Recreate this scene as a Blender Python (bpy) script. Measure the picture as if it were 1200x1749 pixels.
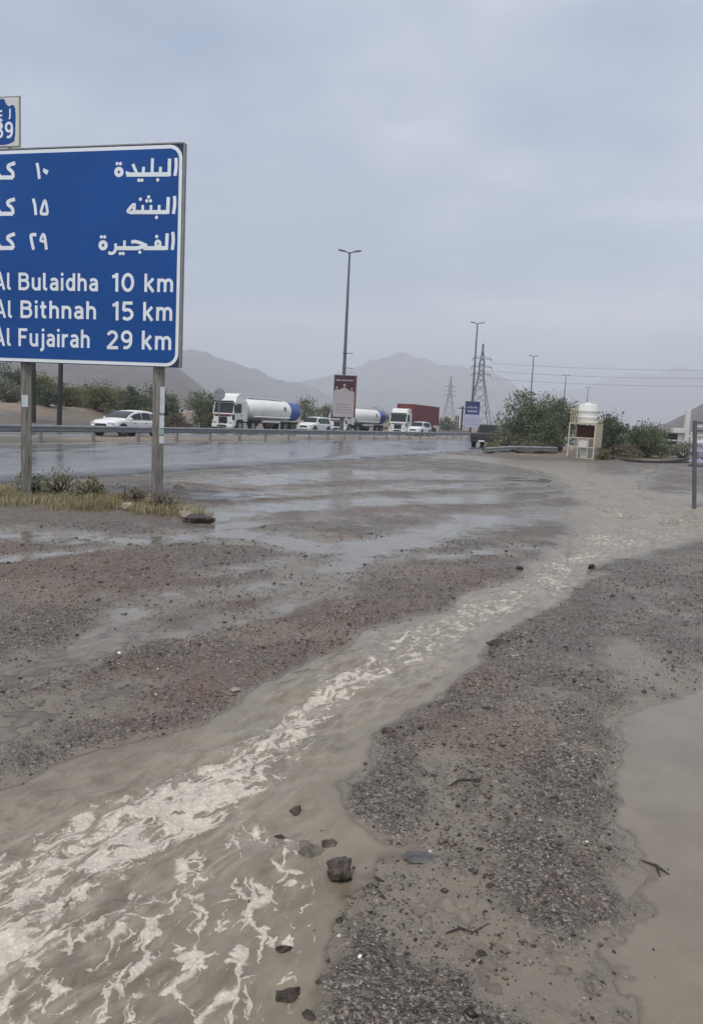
import bpy, bmesh, math, random
import numpy as np
from mathutils import Vector, Matrix

for _o in list(bpy.data.objects): bpy.data.objects.remove(_o, do_unlink=True)
SC = bpy.context.scene
COL = SC.collection
R = math.radians

# ------------------------------------------------------------------ camera
_cam = bpy.data.cameras.new('camera')
_cam.sensor_fit = 'VERTICAL'; _cam.sensor_height = 36.0
_cam.lens = 36.0 * 1300.0 / 1749.0
_cam.clip_start = 0.05; _cam.clip_end = 20000
camera = bpy.data.objects.new('camera', _cam); COL.objects.link(camera)
camera.matrix_world = (Matrix.Translation((0, 0, 1.6)) @ Matrix.Rotation(R(90 - 6.85), 4, 'X') @ Matrix.Rotation(R(2.8), 4, 'Z'))
SC.camera = camera

# ------------------------------------------------------------------ sky and sun (bright overcast after rain)
SUN_EL, SUN_AZ = R(58), R(205)          # azimuth clockwise from +Y: behind the camera, a little to the left
world = bpy.data.worlds.new('World'); SC.world = world; world.use_nodes = True
_n = world.node_tree.nodes; _l = world.node_tree.links
_n.clear()
def _wn(t, **k):
    n = _n.new(t)
    for a, b in k.items(): setattr(n, a, b)
    return n
_out = _wn('ShaderNodeOutputWorld'); _bg = _wn('ShaderNodeBackground')
_sky = _wn('ShaderNodeTexSky', sky_type='NISHITA', sun_disc=False)
_sky.sun_elevation = SUN_EL; _sky.sun_rotation = SUN_AZ; _sky.altitude = 0.2; _sky.air_density = 1.0; _sky.dust_density = 2.5; _sky.ozone_density = 1.5
_tc = _wn('ShaderNodeTexCoord')
_sep = _wn('ShaderNodeSeparateXYZ'); _l.new(_tc.outputs['Generated'], _sep.inputs[0])
# clouds on a flat layer overhead: direction / (height + a little)
_add = _wn('ShaderNodeMath', operation='ADD'); _add.inputs[1].default_value = 0.16; _l.new(_sep.outputs['Z'], _add.inputs[0])
_mx = _wn('ShaderNodeMath', operation='MAXIMUM'); _mx.inputs[1].default_value = 0.05; _l.new(_add.outputs[0], _mx.inputs[0])
_dv = _wn('ShaderNodeVectorMath', operation='DIVIDE')
_cmb = _wn('ShaderNodeCombineXYZ')
for i in range(3): _l.new(_mx.outputs[0], _cmb.inputs[i])
_l.new(_tc.outputs['Generated'], _dv.inputs[0]); _l.new(_cmb.outputs[0], _dv.inputs[1])
_mp = _wn('ShaderNodeMapping'); _mp.inputs['Scale'].default_value = (1.0, 1.25, 0.0); _mp.inputs['Location'].default_value = (3.3, 1.2, 0)
_l.new(_dv.outputs[0], _mp.inputs[0])
_nz = _wn('ShaderNodeTexNoise'); _nz.inputs['Scale'].default_value = 1.1; _nz.inputs['Detail'].default_value = 6; _nz.inputs['Roughness'].default_value = 0.5; _nz.inputs['Distortion'].default_value = 0.35
_l.new(_mp.outputs[0], _nz.inputs['Vector'])
_cr = _wn('ShaderNodeMapRange', interpolation_type='SMOOTHSTEP'); _cr.inputs[1].default_value = 0.36; _cr.inputs[2].default_value = 0.66; _cr.inputs[3].default_value = 0.55; _cr.inputs[4].default_value = 1.0
_l.new(_nz.outputs['Fac'], _cr.inputs[0])
_nz2 = _wn('ShaderNodeTexNoise'); _nz2.inputs['Scale'].default_value = 0.8; _nz2.inputs['Detail'].default_value = 4; _nz2.inputs['Roughness'].default_value = 0.5
_l.new(_mp.outputs[0], _nz2.inputs['Vector'])
_cc = _wn('ShaderNodeMix', data_type='RGBA'); _cc.inputs[6].default_value = (3.1, 3.6, 4.6, 1); _cc.inputs[7].default_value = (5.7, 5.85, 6.3, 1)
_cm = _wn('ShaderNodeMapRange', interpolation_type='SMOOTHSTEP'); _cm.inputs[1].default_value = 0.34; _cm.inputs[2].default_value = 0.66; _l.new(_nz2.outputs['Fac'], _cm.inputs[0]); _l.new(_cm.outputs[0], _cc.inputs[0])
_mixs = _wn('ShaderNodeMix', data_type='RGBA'); _l.new(_cr.outputs[0], _mixs.inputs[0]); _l.new(_sky.outputs[0], _mixs.inputs[6]); _l.new(_cc.outputs[2], _mixs.inputs[7])
_l.new(_mixs.outputs[2], _bg.inputs[0]); _bg.inputs[1].default_value = 0.10
_l.new(_bg.outputs[0], _out.inputs[0])

_sd = bpy.data.lights.new('sun', 'SUN'); _sd.energy = 1.5; _sd.angle = R(14); _sd.color = (1.0, 0.95, 0.88)
sun = bpy.data.objects.new('sun', _sd); COL.objects.link(sun)
_dir = Vector((math.sin(SUN_AZ) * math.cos(SUN_EL), math.cos(SUN_AZ) * math.cos(SUN_EL), math.sin(SUN_EL)))
sun.rotation_euler = _dir.to_track_quat('Z', 'Y').to_euler(); sun.location = (0, -20, 60)

SC.render.engine = 'CYCLES'
SC.view_settings.view_transform = 'Standard'; SC.view_settings.look = 'None'
SC.view_settings.gamma = 1.0; SC.view_settings.use_curve_mapping = False
SC.view_settings.exposure = 0.55
SC.cycles.use_denoising = True
SC.cycles.max_bounces = 6; SC.cycles.diffuse_bounces = 3; SC.cycles.glossy_bounces = 3; SC.cycles.transparent_max_bounces = 6; SC.cycles.volume_bounces = 2
SC.cycles.sample_clamp_indirect = 4.0

# measured outlines of the place, in metres (lot frame: x right, y away, z up)
SIGN_O=(-2.833,12.200,2.295)
ARABIC=['arabic_word',('s',0.0533,[[-0.117,3.167],[-0.11,3.047],[-0.127,2.903]]),('s',0.056,[[-0.222,3.159],[-0.224,3.027],[-0.223,2.902]]),('s',0.064,[[-0.224,2.928],[-0.583,2.934],[-0.951,2.941]]),('s',0.048,[[-0.371,3.042],[-0.375,2.927]]),('s',0.048,[[-0.51,3.172],[-0.512,2.93]]),('s',0.048,[[-0.658,3.049],[-0.663,2.933]]),('s',0.048,[[-0.842,3.095],[-0.811,3.03],[-0.783,2.977],[-0.775,2.942]]),('s',0.0533,[[-0.931,2.986],[-0.941,2.946]]),('c',0.056,[[-1.028,2.98],[-1.035,2.956],[-1.053,2.939],[-1.079,2.933],[-1.104,2.94],[-1.124,2.958],[-1.131,2.983],[-1.124,3.007],[-1.106,3.025],[-1.08,3.031],[-1.054,3.024],[-1.035,3.005]]),('d',0.0267,[[-1.111,3.108]]),('d',0.0267,[[-1.054,3.106]]),('d',0.0267,[[-0.735,2.851]]),('d',0.0267,[[-0.681,2.85]]),('d',0.0267,[[-0.414,2.849]]),'arabic_word',('s',0.0533,[[-0.128,2.606],[-0.121,2.485],[-0.14,2.34]]),('s',0.056,[[-0.231,2.591],[-0.234,2.463],[-0.236,2.342]]),('s',0.0613,[[-0.237,2.368],[-0.519,2.371],[-0.841,2.376]]),('s',0.0453,[[-0.382,2.475],[-0.384,2.366]]),('s',0.0453,[[-0.521,2.477],[-0.523,2.368]]),('s',0.0453,[[-0.661,2.479],[-0.663,2.37]]),('s',0.0427,[[-0.803,2.509],[-0.806,2.372]]),('c',0.0507,[[-0.818,2.484],[-0.869,2.447],[-0.914,2.391],[-0.881,2.376],[-0.817,2.375]]),('d',0.0267,[[-0.424,2.291]]),('d',0.0267,[[-0.563,2.599]]),('d',0.0267,[[-0.593,2.541]]),('d',0.0267,[[-0.529,2.54]]),('d',0.0267,[[-0.703,2.567]]),'arabic_word',('s',0.0533,[[-0.145,2.071],[-0.133,1.948],[-0.147,1.801]]),('s',0.056,[[-0.239,2.049],[-0.242,1.937],[-0.246,1.802]]),('s',0.0613,[[-0.246,1.828],[-0.429,1.828],[-0.643,1.828]]),('c',0.0453,[[-0.355,1.896],[-0.36,1.877],[-0.373,1.863],[-0.392,1.858],[-0.411,1.863],[-0.425,1.877],[-0.43,1.897],[-0.425,1.916],[-0.412,1.93],[-0.393,1.935],[-0.375,1.93],[-0.361,1.916]]),('s',0.0453,[[-0.355,1.89],[-0.359,1.831]]),('d',0.0267,[[-0.416,2.003]]),('d',0.0267,[[-0.7,1.767]]),('d',0.0267,[[-1.042,1.747]]),('d',0.0267,[[-0.988,1.747]]),('d',0.0267,[[-1.375,2.003]]),('d',0.0267,[[-1.316,2.002]]),('s',0.0507,[[-0.844,1.907],[-0.807,1.93],[-0.699,1.91],[-0.577,1.863]]),('s',0.0613,[[-0.577,1.863],[-0.67,1.847],[-0.751,1.828],[-0.914,1.828],[-1.112,1.829]]),('s',0.0453,[[-0.967,1.947],[-0.968,1.828]]),('s',0.048,[[-1.125,1.9],[-1.119,1.834],[-1.137,1.776],[-1.189,1.748],[-1.248,1.762]]),('c',0.056,[[-1.289,1.874],[-1.296,1.849],[-1.315,1.83],[-1.341,1.824],[-1.368,1.83],[-1.387,1.849],[-1.394,1.874],[-1.388,1.899],[-1.369,1.918],[-1.342,1.924],[-1.316,1.918],[-1.297,1.899]]),'arabic_numeral',('s',0.05,[[-2.536,3.157],[-2.512,3.055],[-2.493,2.912]]),('q',0,[[-2.416,3.075],[-2.323,3.035],[-2.354,2.967],[-2.429,3.019]]),'arabic_unit',('s',0.0583,[[-2.935,3.167],[-3.053,3.133],[-3.062,3.091],[-2.99,3.029],[-2.975,2.976],[-2.986,2.944]]),('s',0.0633,[[-2.975,2.944],[-3.232,2.95]]),('c',0.0467,[[-3.215,2.958],[-3.22,2.939],[-3.233,2.926],[-3.25,2.921],[-3.268,2.926],[-3.28,2.941],[-3.285,2.96],[-3.28,2.979],[-3.267,2.992],[-3.25,2.997],[-3.232,2.992],[-3.22,2.977]]),('s',0.05,[[-3.287,2.952],[-3.314,2.922],[-3.32,2.831]]),'arabic_numeral',('s',0.05,[[-2.606,2.608],[-2.574,2.505],[-2.556,2.353]]),('c',0.0467,[[-2.393,2.571],[-2.445,2.458],[-2.459,2.379],[-2.402,2.368],[-2.351,2.373],[-2.353,2.457]]),'arabic_unit',('s',0.0583,[[-2.942,2.606],[-3.061,2.574],[-3.07,2.528],[-2.997,2.466],[-2.981,2.408],[-2.993,2.378]]),('s',0.0633,[[-2.981,2.378],[-3.236,2.381]]),('c',0.0467,[[-3.219,2.391],[-3.224,2.371],[-3.237,2.357],[-3.255,2.353],[-3.272,2.358],[-3.285,2.372],[-3.289,2.391],[-3.284,2.411],[-3.272,2.425],[-3.254,2.43],[-3.237,2.424],[-3.224,2.41]]),('s',0.05,[[-3.291,2.382],[-3.319,2.351],[-3.325,2.258]]),'arabic_numeral',('s',0.0517,[[-2.548,2.046],[-2.609,2.047],[-2.645,2.033],[-2.641,1.972],[-2.6,1.81]]),('c',0.0417,[[-2.424,2.051],[-2.46,1.994],[-2.465,1.948],[-2.398,1.946],[-2.395,2.009]]),('s',0.05,[[-2.4,2.032],[-2.38,1.932],[-2.362,1.81]]),'arabic_unit',('s',0.0583,[[-2.945,2.062],[-3.064,2.024],[-3.078,1.986],[-3.005,1.92],[-2.98,1.866],[-2.991,1.838]]),('s',0.0633,[[-2.98,1.838],[-3.24,1.839]]),('c',0.0467,[[-3.223,1.849],[-3.228,1.83],[-3.241,1.816],[-3.259,1.81],[-3.276,1.816],[-3.289,1.83],[-3.294,1.849],[-3.289,1.869],[-3.276,1.883],[-3.258,1.888],[-3.241,1.883],[-3.228,1.869]]),('s',0.05,[[-3.296,1.839],[-3.324,1.808],[-3.329,1.715]])]
LATIN=[('Bulaidha', [-2.882, 1.168], [-1.427, 1.161], 0.278), ('10', [-1.176, 1.158], [-0.788, 1.159], 0.288), ('km', [-0.615, 1.159], [-0.119, 1.162], 0.281), ('Bithnah', [-2.848, 0.721], [-1.456, 0.722], 0.281), ('15', [-1.163, 0.71], [-0.793, 0.714], 0.294), ('km', [-0.629, 0.715], [-0.124, 0.722], 0.29), ('Fujairah', [-2.886, 0.264], [-1.568, 0.264], 0.289), ('29', [-1.264, 0.255], [-0.808, 0.265], 0.294), ('km', [-0.644, 0.265], [-0.132, 0.269], 0.295), ('Al', [-3.346, 1.169], [-3.023, 1.169], 0.275), ('Al', [-3.35, 0.716], [-3.003, 0.718], 0.28), ('Al', [-3.365, 0.256], [-3.028, 0.26], 0.291)]
SHIELD_PANEL=[[-3.517, 4.212], [-2.851, 4.196], [-2.854, 3.415], [-3.525, 3.418]]
SHIELD=[[-3.167, 4.16], [-3.132, 4.153], [-3.116, 4.107], [-3.08, 4.057], [-3.035, 4.039], [-3.016, 4.059], [-2.964, 4.057], [-2.935, 4.008], [-2.928, 3.901], [-2.933, 3.741], [-2.939, 3.59], [-2.954, 3.51], [-3.032, 3.474], [-3.13, 3.456], [-3.179, 3.455], [-3.228, 3.459], [-3.326, 3.484], [-3.405, 3.525], [-3.419, 3.607], [-3.422, 3.759], [-3.425, 3.921], [-3.417, 4.029], [-3.387, 4.075], [-3.334, 4.072], [-3.315, 4.051], [-3.269, 4.065], [-3.233, 4.112], [-3.216, 4.157]]
SHIELD_TXT=([-3.304, 3.558], [-2.973, 3.548], 0.257, [-3.026, 4.002], [-3.033, 3.846])
POST_UV=([-0.425, -0.013], [-2.872, 0.005])
STREAM=[[-1.67, 2.47], [-1.42, 3.03], [-1.32, 3.16], [-1.22, 3.36], [-1.01, 3.57], [-0.75, 3.72], [-0.6, 4.1], [-0.5, 4.46], [-0.26, 4.83], [0.01, 5.26], [0.07, 5.68], [0.48, 6.16], [0.88, 6.64], [1.12, 7.28], [1.8, 8.05], [2.14, 9.03], [2.8, 10.37], [3.49, 12.31], [4.66, 15.69], [5.84, 19.43], [6.84, 24.88], [6.81, 29.91], [6.12, 33.82], [5.43, 36.19], [3.77, 36.23], [5.0, 42.04], [7.18, 41.55], [8.96, 39.53], [10.97, 40.24], [12.18, 39.63], [9.82, 31.08], [10.03, 29.21], [11.18, 30.66], [13.54, 36.3], [16.98, 42.12], [12.86, 32.55], [8.42, 22.33], [8.7, 21.38], [9.89, 21.47], [12.21, 21.78], [8.74, 14.11], [5.47, 11.71], [4.39, 10.59], [2.88, 8.92], [2.69, 8.21], [2.01, 6.99], [1.52, 6.26], [1.04, 5.43], [0.87, 4.94], [0.62, 4.46], [0.38, 4.1], [0.21, 3.76], [0.17, 3.45], [0.03, 3.18], [0.1, 2.91], [0.26, 2.71], [0.15, 2.55], [0.06, 2.38], [0.05, 2.2], [0.02, 2.0], [0.0, 1.85], [0.01, 1.59], [-0.39, 1.32], [-1.26, 1.39]]
PUDDLES=[[[2.65, 4.97], [1.95, 4.59], [1.71, 4.46], [1.47, 4.03], [1.27, 3.51], [1.14, 3.01], [1.07, 2.67], [0.96, 2.39], [0.82, 2.2], [0.88, 2.01], [0.83, 1.81], [1.25, 1.74], [2.76, 3.74]], [[0.17, 2.55], [0.36, 2.58], [0.53, 2.48], [0.58, 2.33], [0.67, 2.19], [0.81, 2.26], [0.85, 2.15], [0.72, 1.9], [0.65, 1.71], [0.49, 1.7], [0.51, 1.88], [0.35, 2.12], [0.14, 2.26]], [[-1.7, 5.26], [-1.78, 6.01], [-1.56, 5.96], [-1.37, 5.1], [-1.35, 4.39], [-1.66, 3.96], [-1.85, 3.48], [-2.28, 3.88], [-2.15, 4.6], [-1.89, 4.88]]]
RILLS=[([[5.88, 19.92], [3.5, 17.54], [1.99, 16.18], [-0.01, 14.91], [-1.27, 13.64], [-1.97, 12.72], [-2.25, 11.6]], 0.55, 0.036), ([[4.26, 15.31], [1.88, 12.08], [0.64, 9.97], [-0.27, 9.33], [-1.57, 10.18], [-2.83, 9.14], [-4.4, 9.45], [-5.82, 9.37]], 0.55, 0.034), ([[2.28, 13.34], [0.82, 10.27], [-0.22, 7.97], [-0.77, 6.87], [-1.49, 6.48], [-1.71, 5.84], [-1.68, 5.05], [-1.92, 4.41], [-2.14, 3.9]], 0.42, 0.036), ([[2.41, 10.26], [1.18, 9.24], [0.16, 8.58], [-0.75, 8.34], [-1.52, 7.35]], 0.3, 0.028), ([[-0.19, 7.25], [-0.64, 6.14], [-1.12, 5.44], [-1.58, 5.14]], 0.22, 0.03), ([[7.36, 24.73], [3.65, 24.07], [0.66, 23.31], [-1.33, 20.77], [-2.87, 18.4]], 0.9, 0.034), ([[6.6, 22.1], [4.65, 21.78], [1.45, 19.2], [-0.55, 17.15], [-2.5, 14.62]], 0.5, 0.03), ([[-1.55, 11.19], [-2.27, 9.79], [-3.07, 8.25], [-4.06, 7.46]], 0.28, 0.03), ([[-1.7, 3.64], [-1.54, 3.98], [-1.22, 4.3]], 0.35, 0.03), ([[2.46, 5.06], [2.04, 4.82], [2.01, 5.38]], 0.25, 0.026), ([[0.45, 3.48], [0.46, 3.04], [0.36, 2.76], [0.26, 2.63]], 0.12, 0.02)]
FOAMLINE=[[-1.17, 1.69], [-1.05, 2.23], [-0.96, 2.49], [-0.83, 2.74], [-0.6, 2.98], [-0.43, 3.32], [-0.25, 3.74], [-0.08, 4.27], [0.2, 4.84], [0.57, 5.58], [0.99, 6.36], [1.39, 6.86], [2.25, 8.1], [2.93, 9.31], [3.95, 11.52], [5.32, 14.97], [6.95, 22.7], [7.44, 32.72], [5.62, 37.48]]
FOAMW=[0.3, 0.25, 0.2, 0.2, 0.2, 0.16, 0.12, 0.11, 0.12, 0.11, 0.1, 0.12, 0.2, 0.3, 0.5, 0.6, 0.6, 0.6, 0.6]
NETPOLY=[[-1.12, 1.88], [-0.78, 2.25], [-0.39, 2.78], [-0.12, 2.72], [-0.04, 2.31], [-0.07, 2.09], [-0.14, 1.84], [-0.12, 1.66], [-0.91, 1.41]]
SOIL=[([-3.0, 7.58], 1.6), ([-1.96, 7.25], 1.0), ([-0.14, 5.7], 0.7), ([-1.01, 4.44], 0.5), ([-0.36, 6.29], 0.7), ([-3.02, 14.94], 2.0), ([-1.97, 16.82], 2.0), ([-2.5, 6.73], 1.0), ([0.21, 13.81], 1.5), ([0.66, 4.79], 0.4), ([0.72, 3.79], 0.35), ([1.14, 7.84], 0.7)]

# ------------------------------------------------------------------ helpers
rng = np.random.default_rng(11)
random.seed(5)

def tag(o, label=None, cat=None, group=None, kind=None):
    if label: o['label'] = label
    if cat: o['category'] = cat
    if group: o['group'] = group
    if kind: o['kind'] = kind
    return o
def empty(name, loc=(0, 0, 0), rz=0.0):
    o = bpy.data.objects.new(name, None); COL.objects.link(o); o.empty_display_size = 0.2
    o.location = loc; o.rotation_euler = (0, 0, rz); return o
def link_mesh(name, me, parent=None):
    o = bpy.data.objects.new(name, me); COL.objects.link(o)
    if parent is not None: o.parent = parent
    return o
def copy_tree(o, parent=None):
    c = o.copy(); COL.objects.link(c); c.parent = parent
    for ch in list(o.children): copy_tree(ch, c)
    return c

class MB:
    """collects shapes, then builds ONE mesh object"""
    def __init__(s): s.v = []; s.f = []
    def quadstrip(s, rings, closed=True, caps=True):
        b = len(s.v); n = len(rings[0])
        for r_ in rings: s.v += [tuple(p) for p in r_]
        m = n if closed else n - 1
        for i in range(len(rings) - 1):
            for j in range(m):
                k = (j + 1) % n
                s.f.append((b + i*n + j, b + i*n + k, b + (i+1)*n + k, b + (i+1)*n + j))
        if caps and closed:
            s.f.append(tuple(b + j for j in range(n))[::-1]); e = b + (len(rings)-1)*n
            s.f.append(tuple(e + j for j in range(n)))
        return s
    def box(s, cx, cy, cz, sx, sy, sz, rot=None, bev=0.0):
        hx, hy, hz = sx/2, sy/2, sz/2
        if bev <= 0:
            pts = [(-hx,-hy,-hz),(hx,-hy,-hz),(hx,hy,-hz),(-hx,hy,-hz),(-hx,-hy,hz),(hx,-hy,hz),(hx,hy,hz),(-hx,hy,hz)]
            fs = [(0,3,2,1),(4,5,6,7),(0,1,5,4),(1,2,6,5),(2,3,7,6),(3,0,4,7)]
        else:
            bm = bmesh.new(); bmesh.ops.create_cube(bm, size=1.0)
            for v in bm.verts: v.co = (v.co.x*sx, v.co.y*sy, v.co.z*sz)
            bmesh.ops.bevel(bm, geom=list(bm.edges), offset=min(bev, min(sx, sy, sz)*0.45), segments=2, profile=0.6, affect='EDGES')
            bm.verts.index_update()
            pts = [tuple(v.co) for v in bm.verts]; fs = [tuple(v.index for v in f.verts) for f in bm.faces]; bm.free()
        b = len(s.v)
        for p in pts:
            p = Vector(p)
            if rot is not None: p = rot @ p
            s.v.append((p.x+cx, p.y+cy, p.z+cz))
        s.f += [tuple(b+i for i in f) for f in fs]
        return s
    def tube(s, pts, rad, n=8, caps=True):
        pts = [Vector(p) for p in pts]
        if not hasattr(rad, '__len__'): rad = [rad]*len(pts)
        rings = []; up = None
        for i, p in enumerate(pts):
            t = (pts[min(i+1, len(pts)-1)] - pts[max(i-1, 0)]).normalized()
            if up is None:
                up = Vector((0, 0, 1)) if abs(t.z) < 0.9 else Vector((1, 0, 0))
            a = t.cross(up).normalized(); up = a.cross(t).normalized()
            rings.append([p + (a*math.cos(2*math.pi*k/n) + up*math.sin(2*math.pi*k/n))*rad[i] for k in range(n)])
        return s.quadstrip(rings, True, caps)
    def cyl(s, p, axis, r, h, n=20, r2=None):
        p = Vector(p); ax = Vector(axis).normalized()
        return s.tube([p - ax*h/2, p + ax*h/2], [r, r if r2 is None else r2], n)
    def prism(s, poly, mapf, t0, t1):
        """poly: 2D outline; mapf(x,y,t)->3D"""
        b = len(s.v); n = len(poly)
        for t in (t0, t1): s.v += [tuple(mapf(x, y, t)) for x, y in poly]
        for i in range(n):
            k = (i+1) % n; s.f.append((b+i, b+k, b+n+k, b+n+i))
        s.f.append(tuple(b+i for i in range(n))[::-1]); s.f.append(tuple(b+n+i for i in range(n)))
        return s
    def mesh(s, name):
        me = bpy.data.meshes.new(name); me.from_pydata(s.v, [], s.f)
        bm = bmesh.new(); bm.from_mesh(me); bmesh.ops.recalc_face_normals(bm, faces=bm.faces); bm.to_mesh(me); bm.free()
        return me
    def build(s, name, mat, parent=None, smooth=None):
        me = s.mesh(name); me.materials.append(mat)
        if smooth is not None:
            me.polygons.foreach_set('use_smooth', [True]*len(me.polygons))
            me.set_sharp_from_angle(angle=R(smooth))
        return link_mesh(name, me, parent)

def np_mesh(name, V, F, mat, parent=None, smooth=False):
    """V (n,3) float, F (m,k) int"""
    me = bpy.data.meshes.new(name); V = np.asarray(V, np.float32); F = np.asarray(F, np.int32)
    k = F.shape[1]
    me.vertices.add(len(V)); me.vertices.foreach_set('co', V.ravel())
    me.loops.add(F.size); me.loops.foreach_set('vertex_index', F.ravel())
    me.polygons.add(len(F)); me.polygons.foreach_set('loop_start', np.arange(0, F.size, k, dtype=np.int32)); me.polygons.foreach_set('loop_total', np.full(len(F), k, np.int32))
    me.update(calc_edges=True); me.validate()
    if smooth: me.polygons.foreach_set('use_smooth', np.ones(len(me.polygons), bool))
    me.materials.append(mat)
    return link_mesh(name, me, parent)
def add_attr(o, name, vals):
    a = o.data.attributes.new(name, 'FLOAT', 'POINT'); a.data.foreach_set('value', np.asarray(vals, np.float32))

# value noise
def _hash(ix, iy, seed):
    h = (ix.astype(np.int64)*374761393 + iy.astype(np.int64)*668265263 + seed*1442695041) & 0xffffffff
    h = ((h ^ (h >> 13)) * 1274126177) & 0xffffffff
    return ((h ^ (h >> 16)) & 0xffff) / 65535.0
def vnoise(x, y, seed=0):
    ix = np.floor(x); iy = np.floor(y); fx = x-ix; fy = y-iy
    fx = fx*fx*fx*(fx*(fx*6-15)+10); fy = fy*fy*fy*(fy*(fy*6-15)+10)
    a = _hash(ix, iy, seed); b = _hash(ix+1, iy, seed); c = _hash(ix, iy+1, seed); d = _hash(ix+1, iy+1, seed)
    return (a*(1-fx)+b*fx)*(1-fy) + (c*(1-fx)+d*fx)*fy
def fbm(x, y, oct=4, seed=0, gain=0.5):
    s = 0; a = 1; t = 0
    for i in range(oct):
        s = s + a*(vnoise(x*2**i + 17.3*i, y*2**i - 9.1*i, seed+i)*2-1); t += a; a *= gain
    return s/t
def smooth(a, b, x):
    t = np.clip((x-a)/(b-a), 0, 1); return t*t*(3-2*t)
def seg_dist(P, A, B):
    d = B-A; L = max(float(d@d), 1e-9); t = np.clip(((P-A)@d)/L, 0, 1)
    q = P - (A + t[:, None]*d); return np.sqrt((q*q).sum(1)), t
def line_dist(P, L):
    L = np.asarray(L, float); best = np.full(len(P), 1e9); par = np.zeros(len(P)); side = np.zeros(len(P)); s0 = 0.0
    for A, B in zip(L[:-1], L[1:]):
        d, t = seg_dist(P, A, B); ln = math.hypot(*(B-A)); m = d < best
        cr = (B[0]-A[0])*(P[:, 1]-A[1]) - (B[1]-A[1])*(P[:, 0]-A[0])
        best = np.where(m, d, best); par = np.where(m, s0 + t*ln, par); side = np.where(m, np.sign(cr), side); s0 += ln
    return best, par, side
def poly_sd(P, poly):
    """+ inside"""
    poly = np.asarray(poly, float); d, _, _ = line_dist(P, np.vstack([poly, poly[:1]]))
    ins = np.zeros(len(P), bool); j = len(poly)-1
    for i in range(len(poly)):
        xi, yi = poly[i]; xj, yj = poly[j]
        c = ((yi > P[:, 1]) != (yj > P[:, 1])) & (P[:, 0] < (xj-xi)*(P[:, 1]-yi)/((yj-yi) or 1e-9)+xi)
        ins ^= c; j = i
    return np.where(ins, d, -d)

# ------------------------------------------------------------------ materials
class NT:
    def __init__(s, name):
        s.m = bpy.data.materials.new(name); s.m.use_nodes = True; s.n = s.m.node_tree.nodes; s.l = s.m.node_tree.links
        s.p = s.n['Principled BSDF']
    def new(s, t, ins=None, **k):
        n = s.n.new(t)
        for a, b in k.items(): setattr(n, a, b)
        for a, b in (ins or {}).items(): s.set(n.inputs[a], b)
        return n
    def set(s, sock, v):
        if isinstance(v, bpy.types.NodeSocket): s.l.new(v, sock)
        else: sock.default_value = v
    def noise(s, vec, scale, detail=4, rough=0.5, dist=0.0):
        n = s.new('ShaderNodeTexNoise', {'Scale': scale, 'Detail': detail, 'Roughness': rough, 'Distortion': dist})
        if vec is not None: s.l.new(vec, n.inputs['Vector'])
        return n.outputs['Fac']
    def ramp(s, fac, stops):
        n = s.new('ShaderNodeValToRGB'); s.set(n.inputs[0], fac); e = n.color_ramp.elements
        while len(e) < len(stops): e.new(0.5)
        for el, (p, c) in zip(e, stops): el.position = p; el.color = (*c, 1) if len(c) == 3 else c
        return n.outputs[0]
    def rng(s, fac, a, b, c=0.0, d=1.0, st='SMOOTHSTEP'):
        n = s.new('ShaderNodeMapRange', interpolation_type=st); s.set(n.inputs[0], fac)
        for i, v in zip((1, 2, 3, 4), (a, b, c, d)): s.set(n.inputs[i], v)
        return n.outputs[0]
    def mix(s, fac, a, b, blend='MIX'):
        n = s.new('ShaderNodeMix', data_type='RGBA', blend_type=blend); s.set(n.inputs[0], fac)
        for i, v in ((6, a), (7, b)): s.set(n.inputs[i], (*v, 1) if isinstance(v, tuple) and len(v) == 3 else v)
        return n.outputs[2]
    def math(s, op, a, b=0.0, clamp=False):
        n = s.new('ShaderNodeMath', operation=op, use_clamp=clamp); s.set(n.inputs[0], a); s.set(n.inputs[1], b); return n.outputs[0]
    def attr(s, name): return s.new('ShaderNodeAttribute', attribute_name=name).outputs['Fac']
    def bump(s, h, strength=0.5, dist=0.02, normal=None):
        n = s.new('ShaderNodeBump', {'Strength': strength, 'Distance': dist, 'Height': h})
        if normal is not None: s.l.new(normal, n.inputs['Normal'])
        return n.outputs[0]
    def co(s, kind='Object'): return s.new('ShaderNodeTexCoord').outputs[kind]
    def pos(s): return s.new('ShaderNodeNewGeometry').outputs['Position']
    def scaled(s, vec, sc, loc=(0, 0, 0), rot=(0, 0, 0)):
        n = s.new('ShaderNodeMapping', {'Scale': sc, 'Location': loc, 'Rotation': rot}); s.l.new(vec, n.inputs[0]); return n.outputs[0]
    def done(s, color=None, rough=None, metal=None, normal=None, **k):
        if color is not None: s.set(s.p.inputs['Base Color'], (*color, 1) if isinstance(color, tuple) and len(color) == 3 else color)
        if rough is not None: s.set(s.p.inputs['Roughness'], rough)
        if metal is not None: s.set(s.p.inputs['Metallic'], metal)
        if normal is not None: s.set(s.p.inputs['Normal'], normal)
        for a, b in k.items(): s.set(s.p.inputs[a], b)
        return s.m

def plain(name, col, rough=0.5, metal=0.0, var=0.25, scale=6.0, dirt=None, dirt_amt=0.35, bump=0.0):
    """painted/metal/plastic surface: base colour with uneven fading and a little dirt"""
    t = NT(name); v = t.co()
    n1 = t.noise(v, scale, 5, 0.6); n2 = t.noise(v, scale*5.3, 4, 0.6)
    dk = tuple(c*(1-var) for c in col)
    c = t.mix(t.rng(n1, 0.3, 0.7), dk, col)
    if dirt is not None: c = t.mix(t.math('MULTIPLY', t.rng(n2, 0.48, 0.72), dirt_amt), c, dirt)
    r = t.rng(n2, 0.3, 0.7, max(rough-0.08, 0.02), min(rough+0.12, 1), 'LINEAR')
    nm = t.bump(n2, bump, 0.01) if bump else None
    return t.done(c, r, metal, nm)

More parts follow.
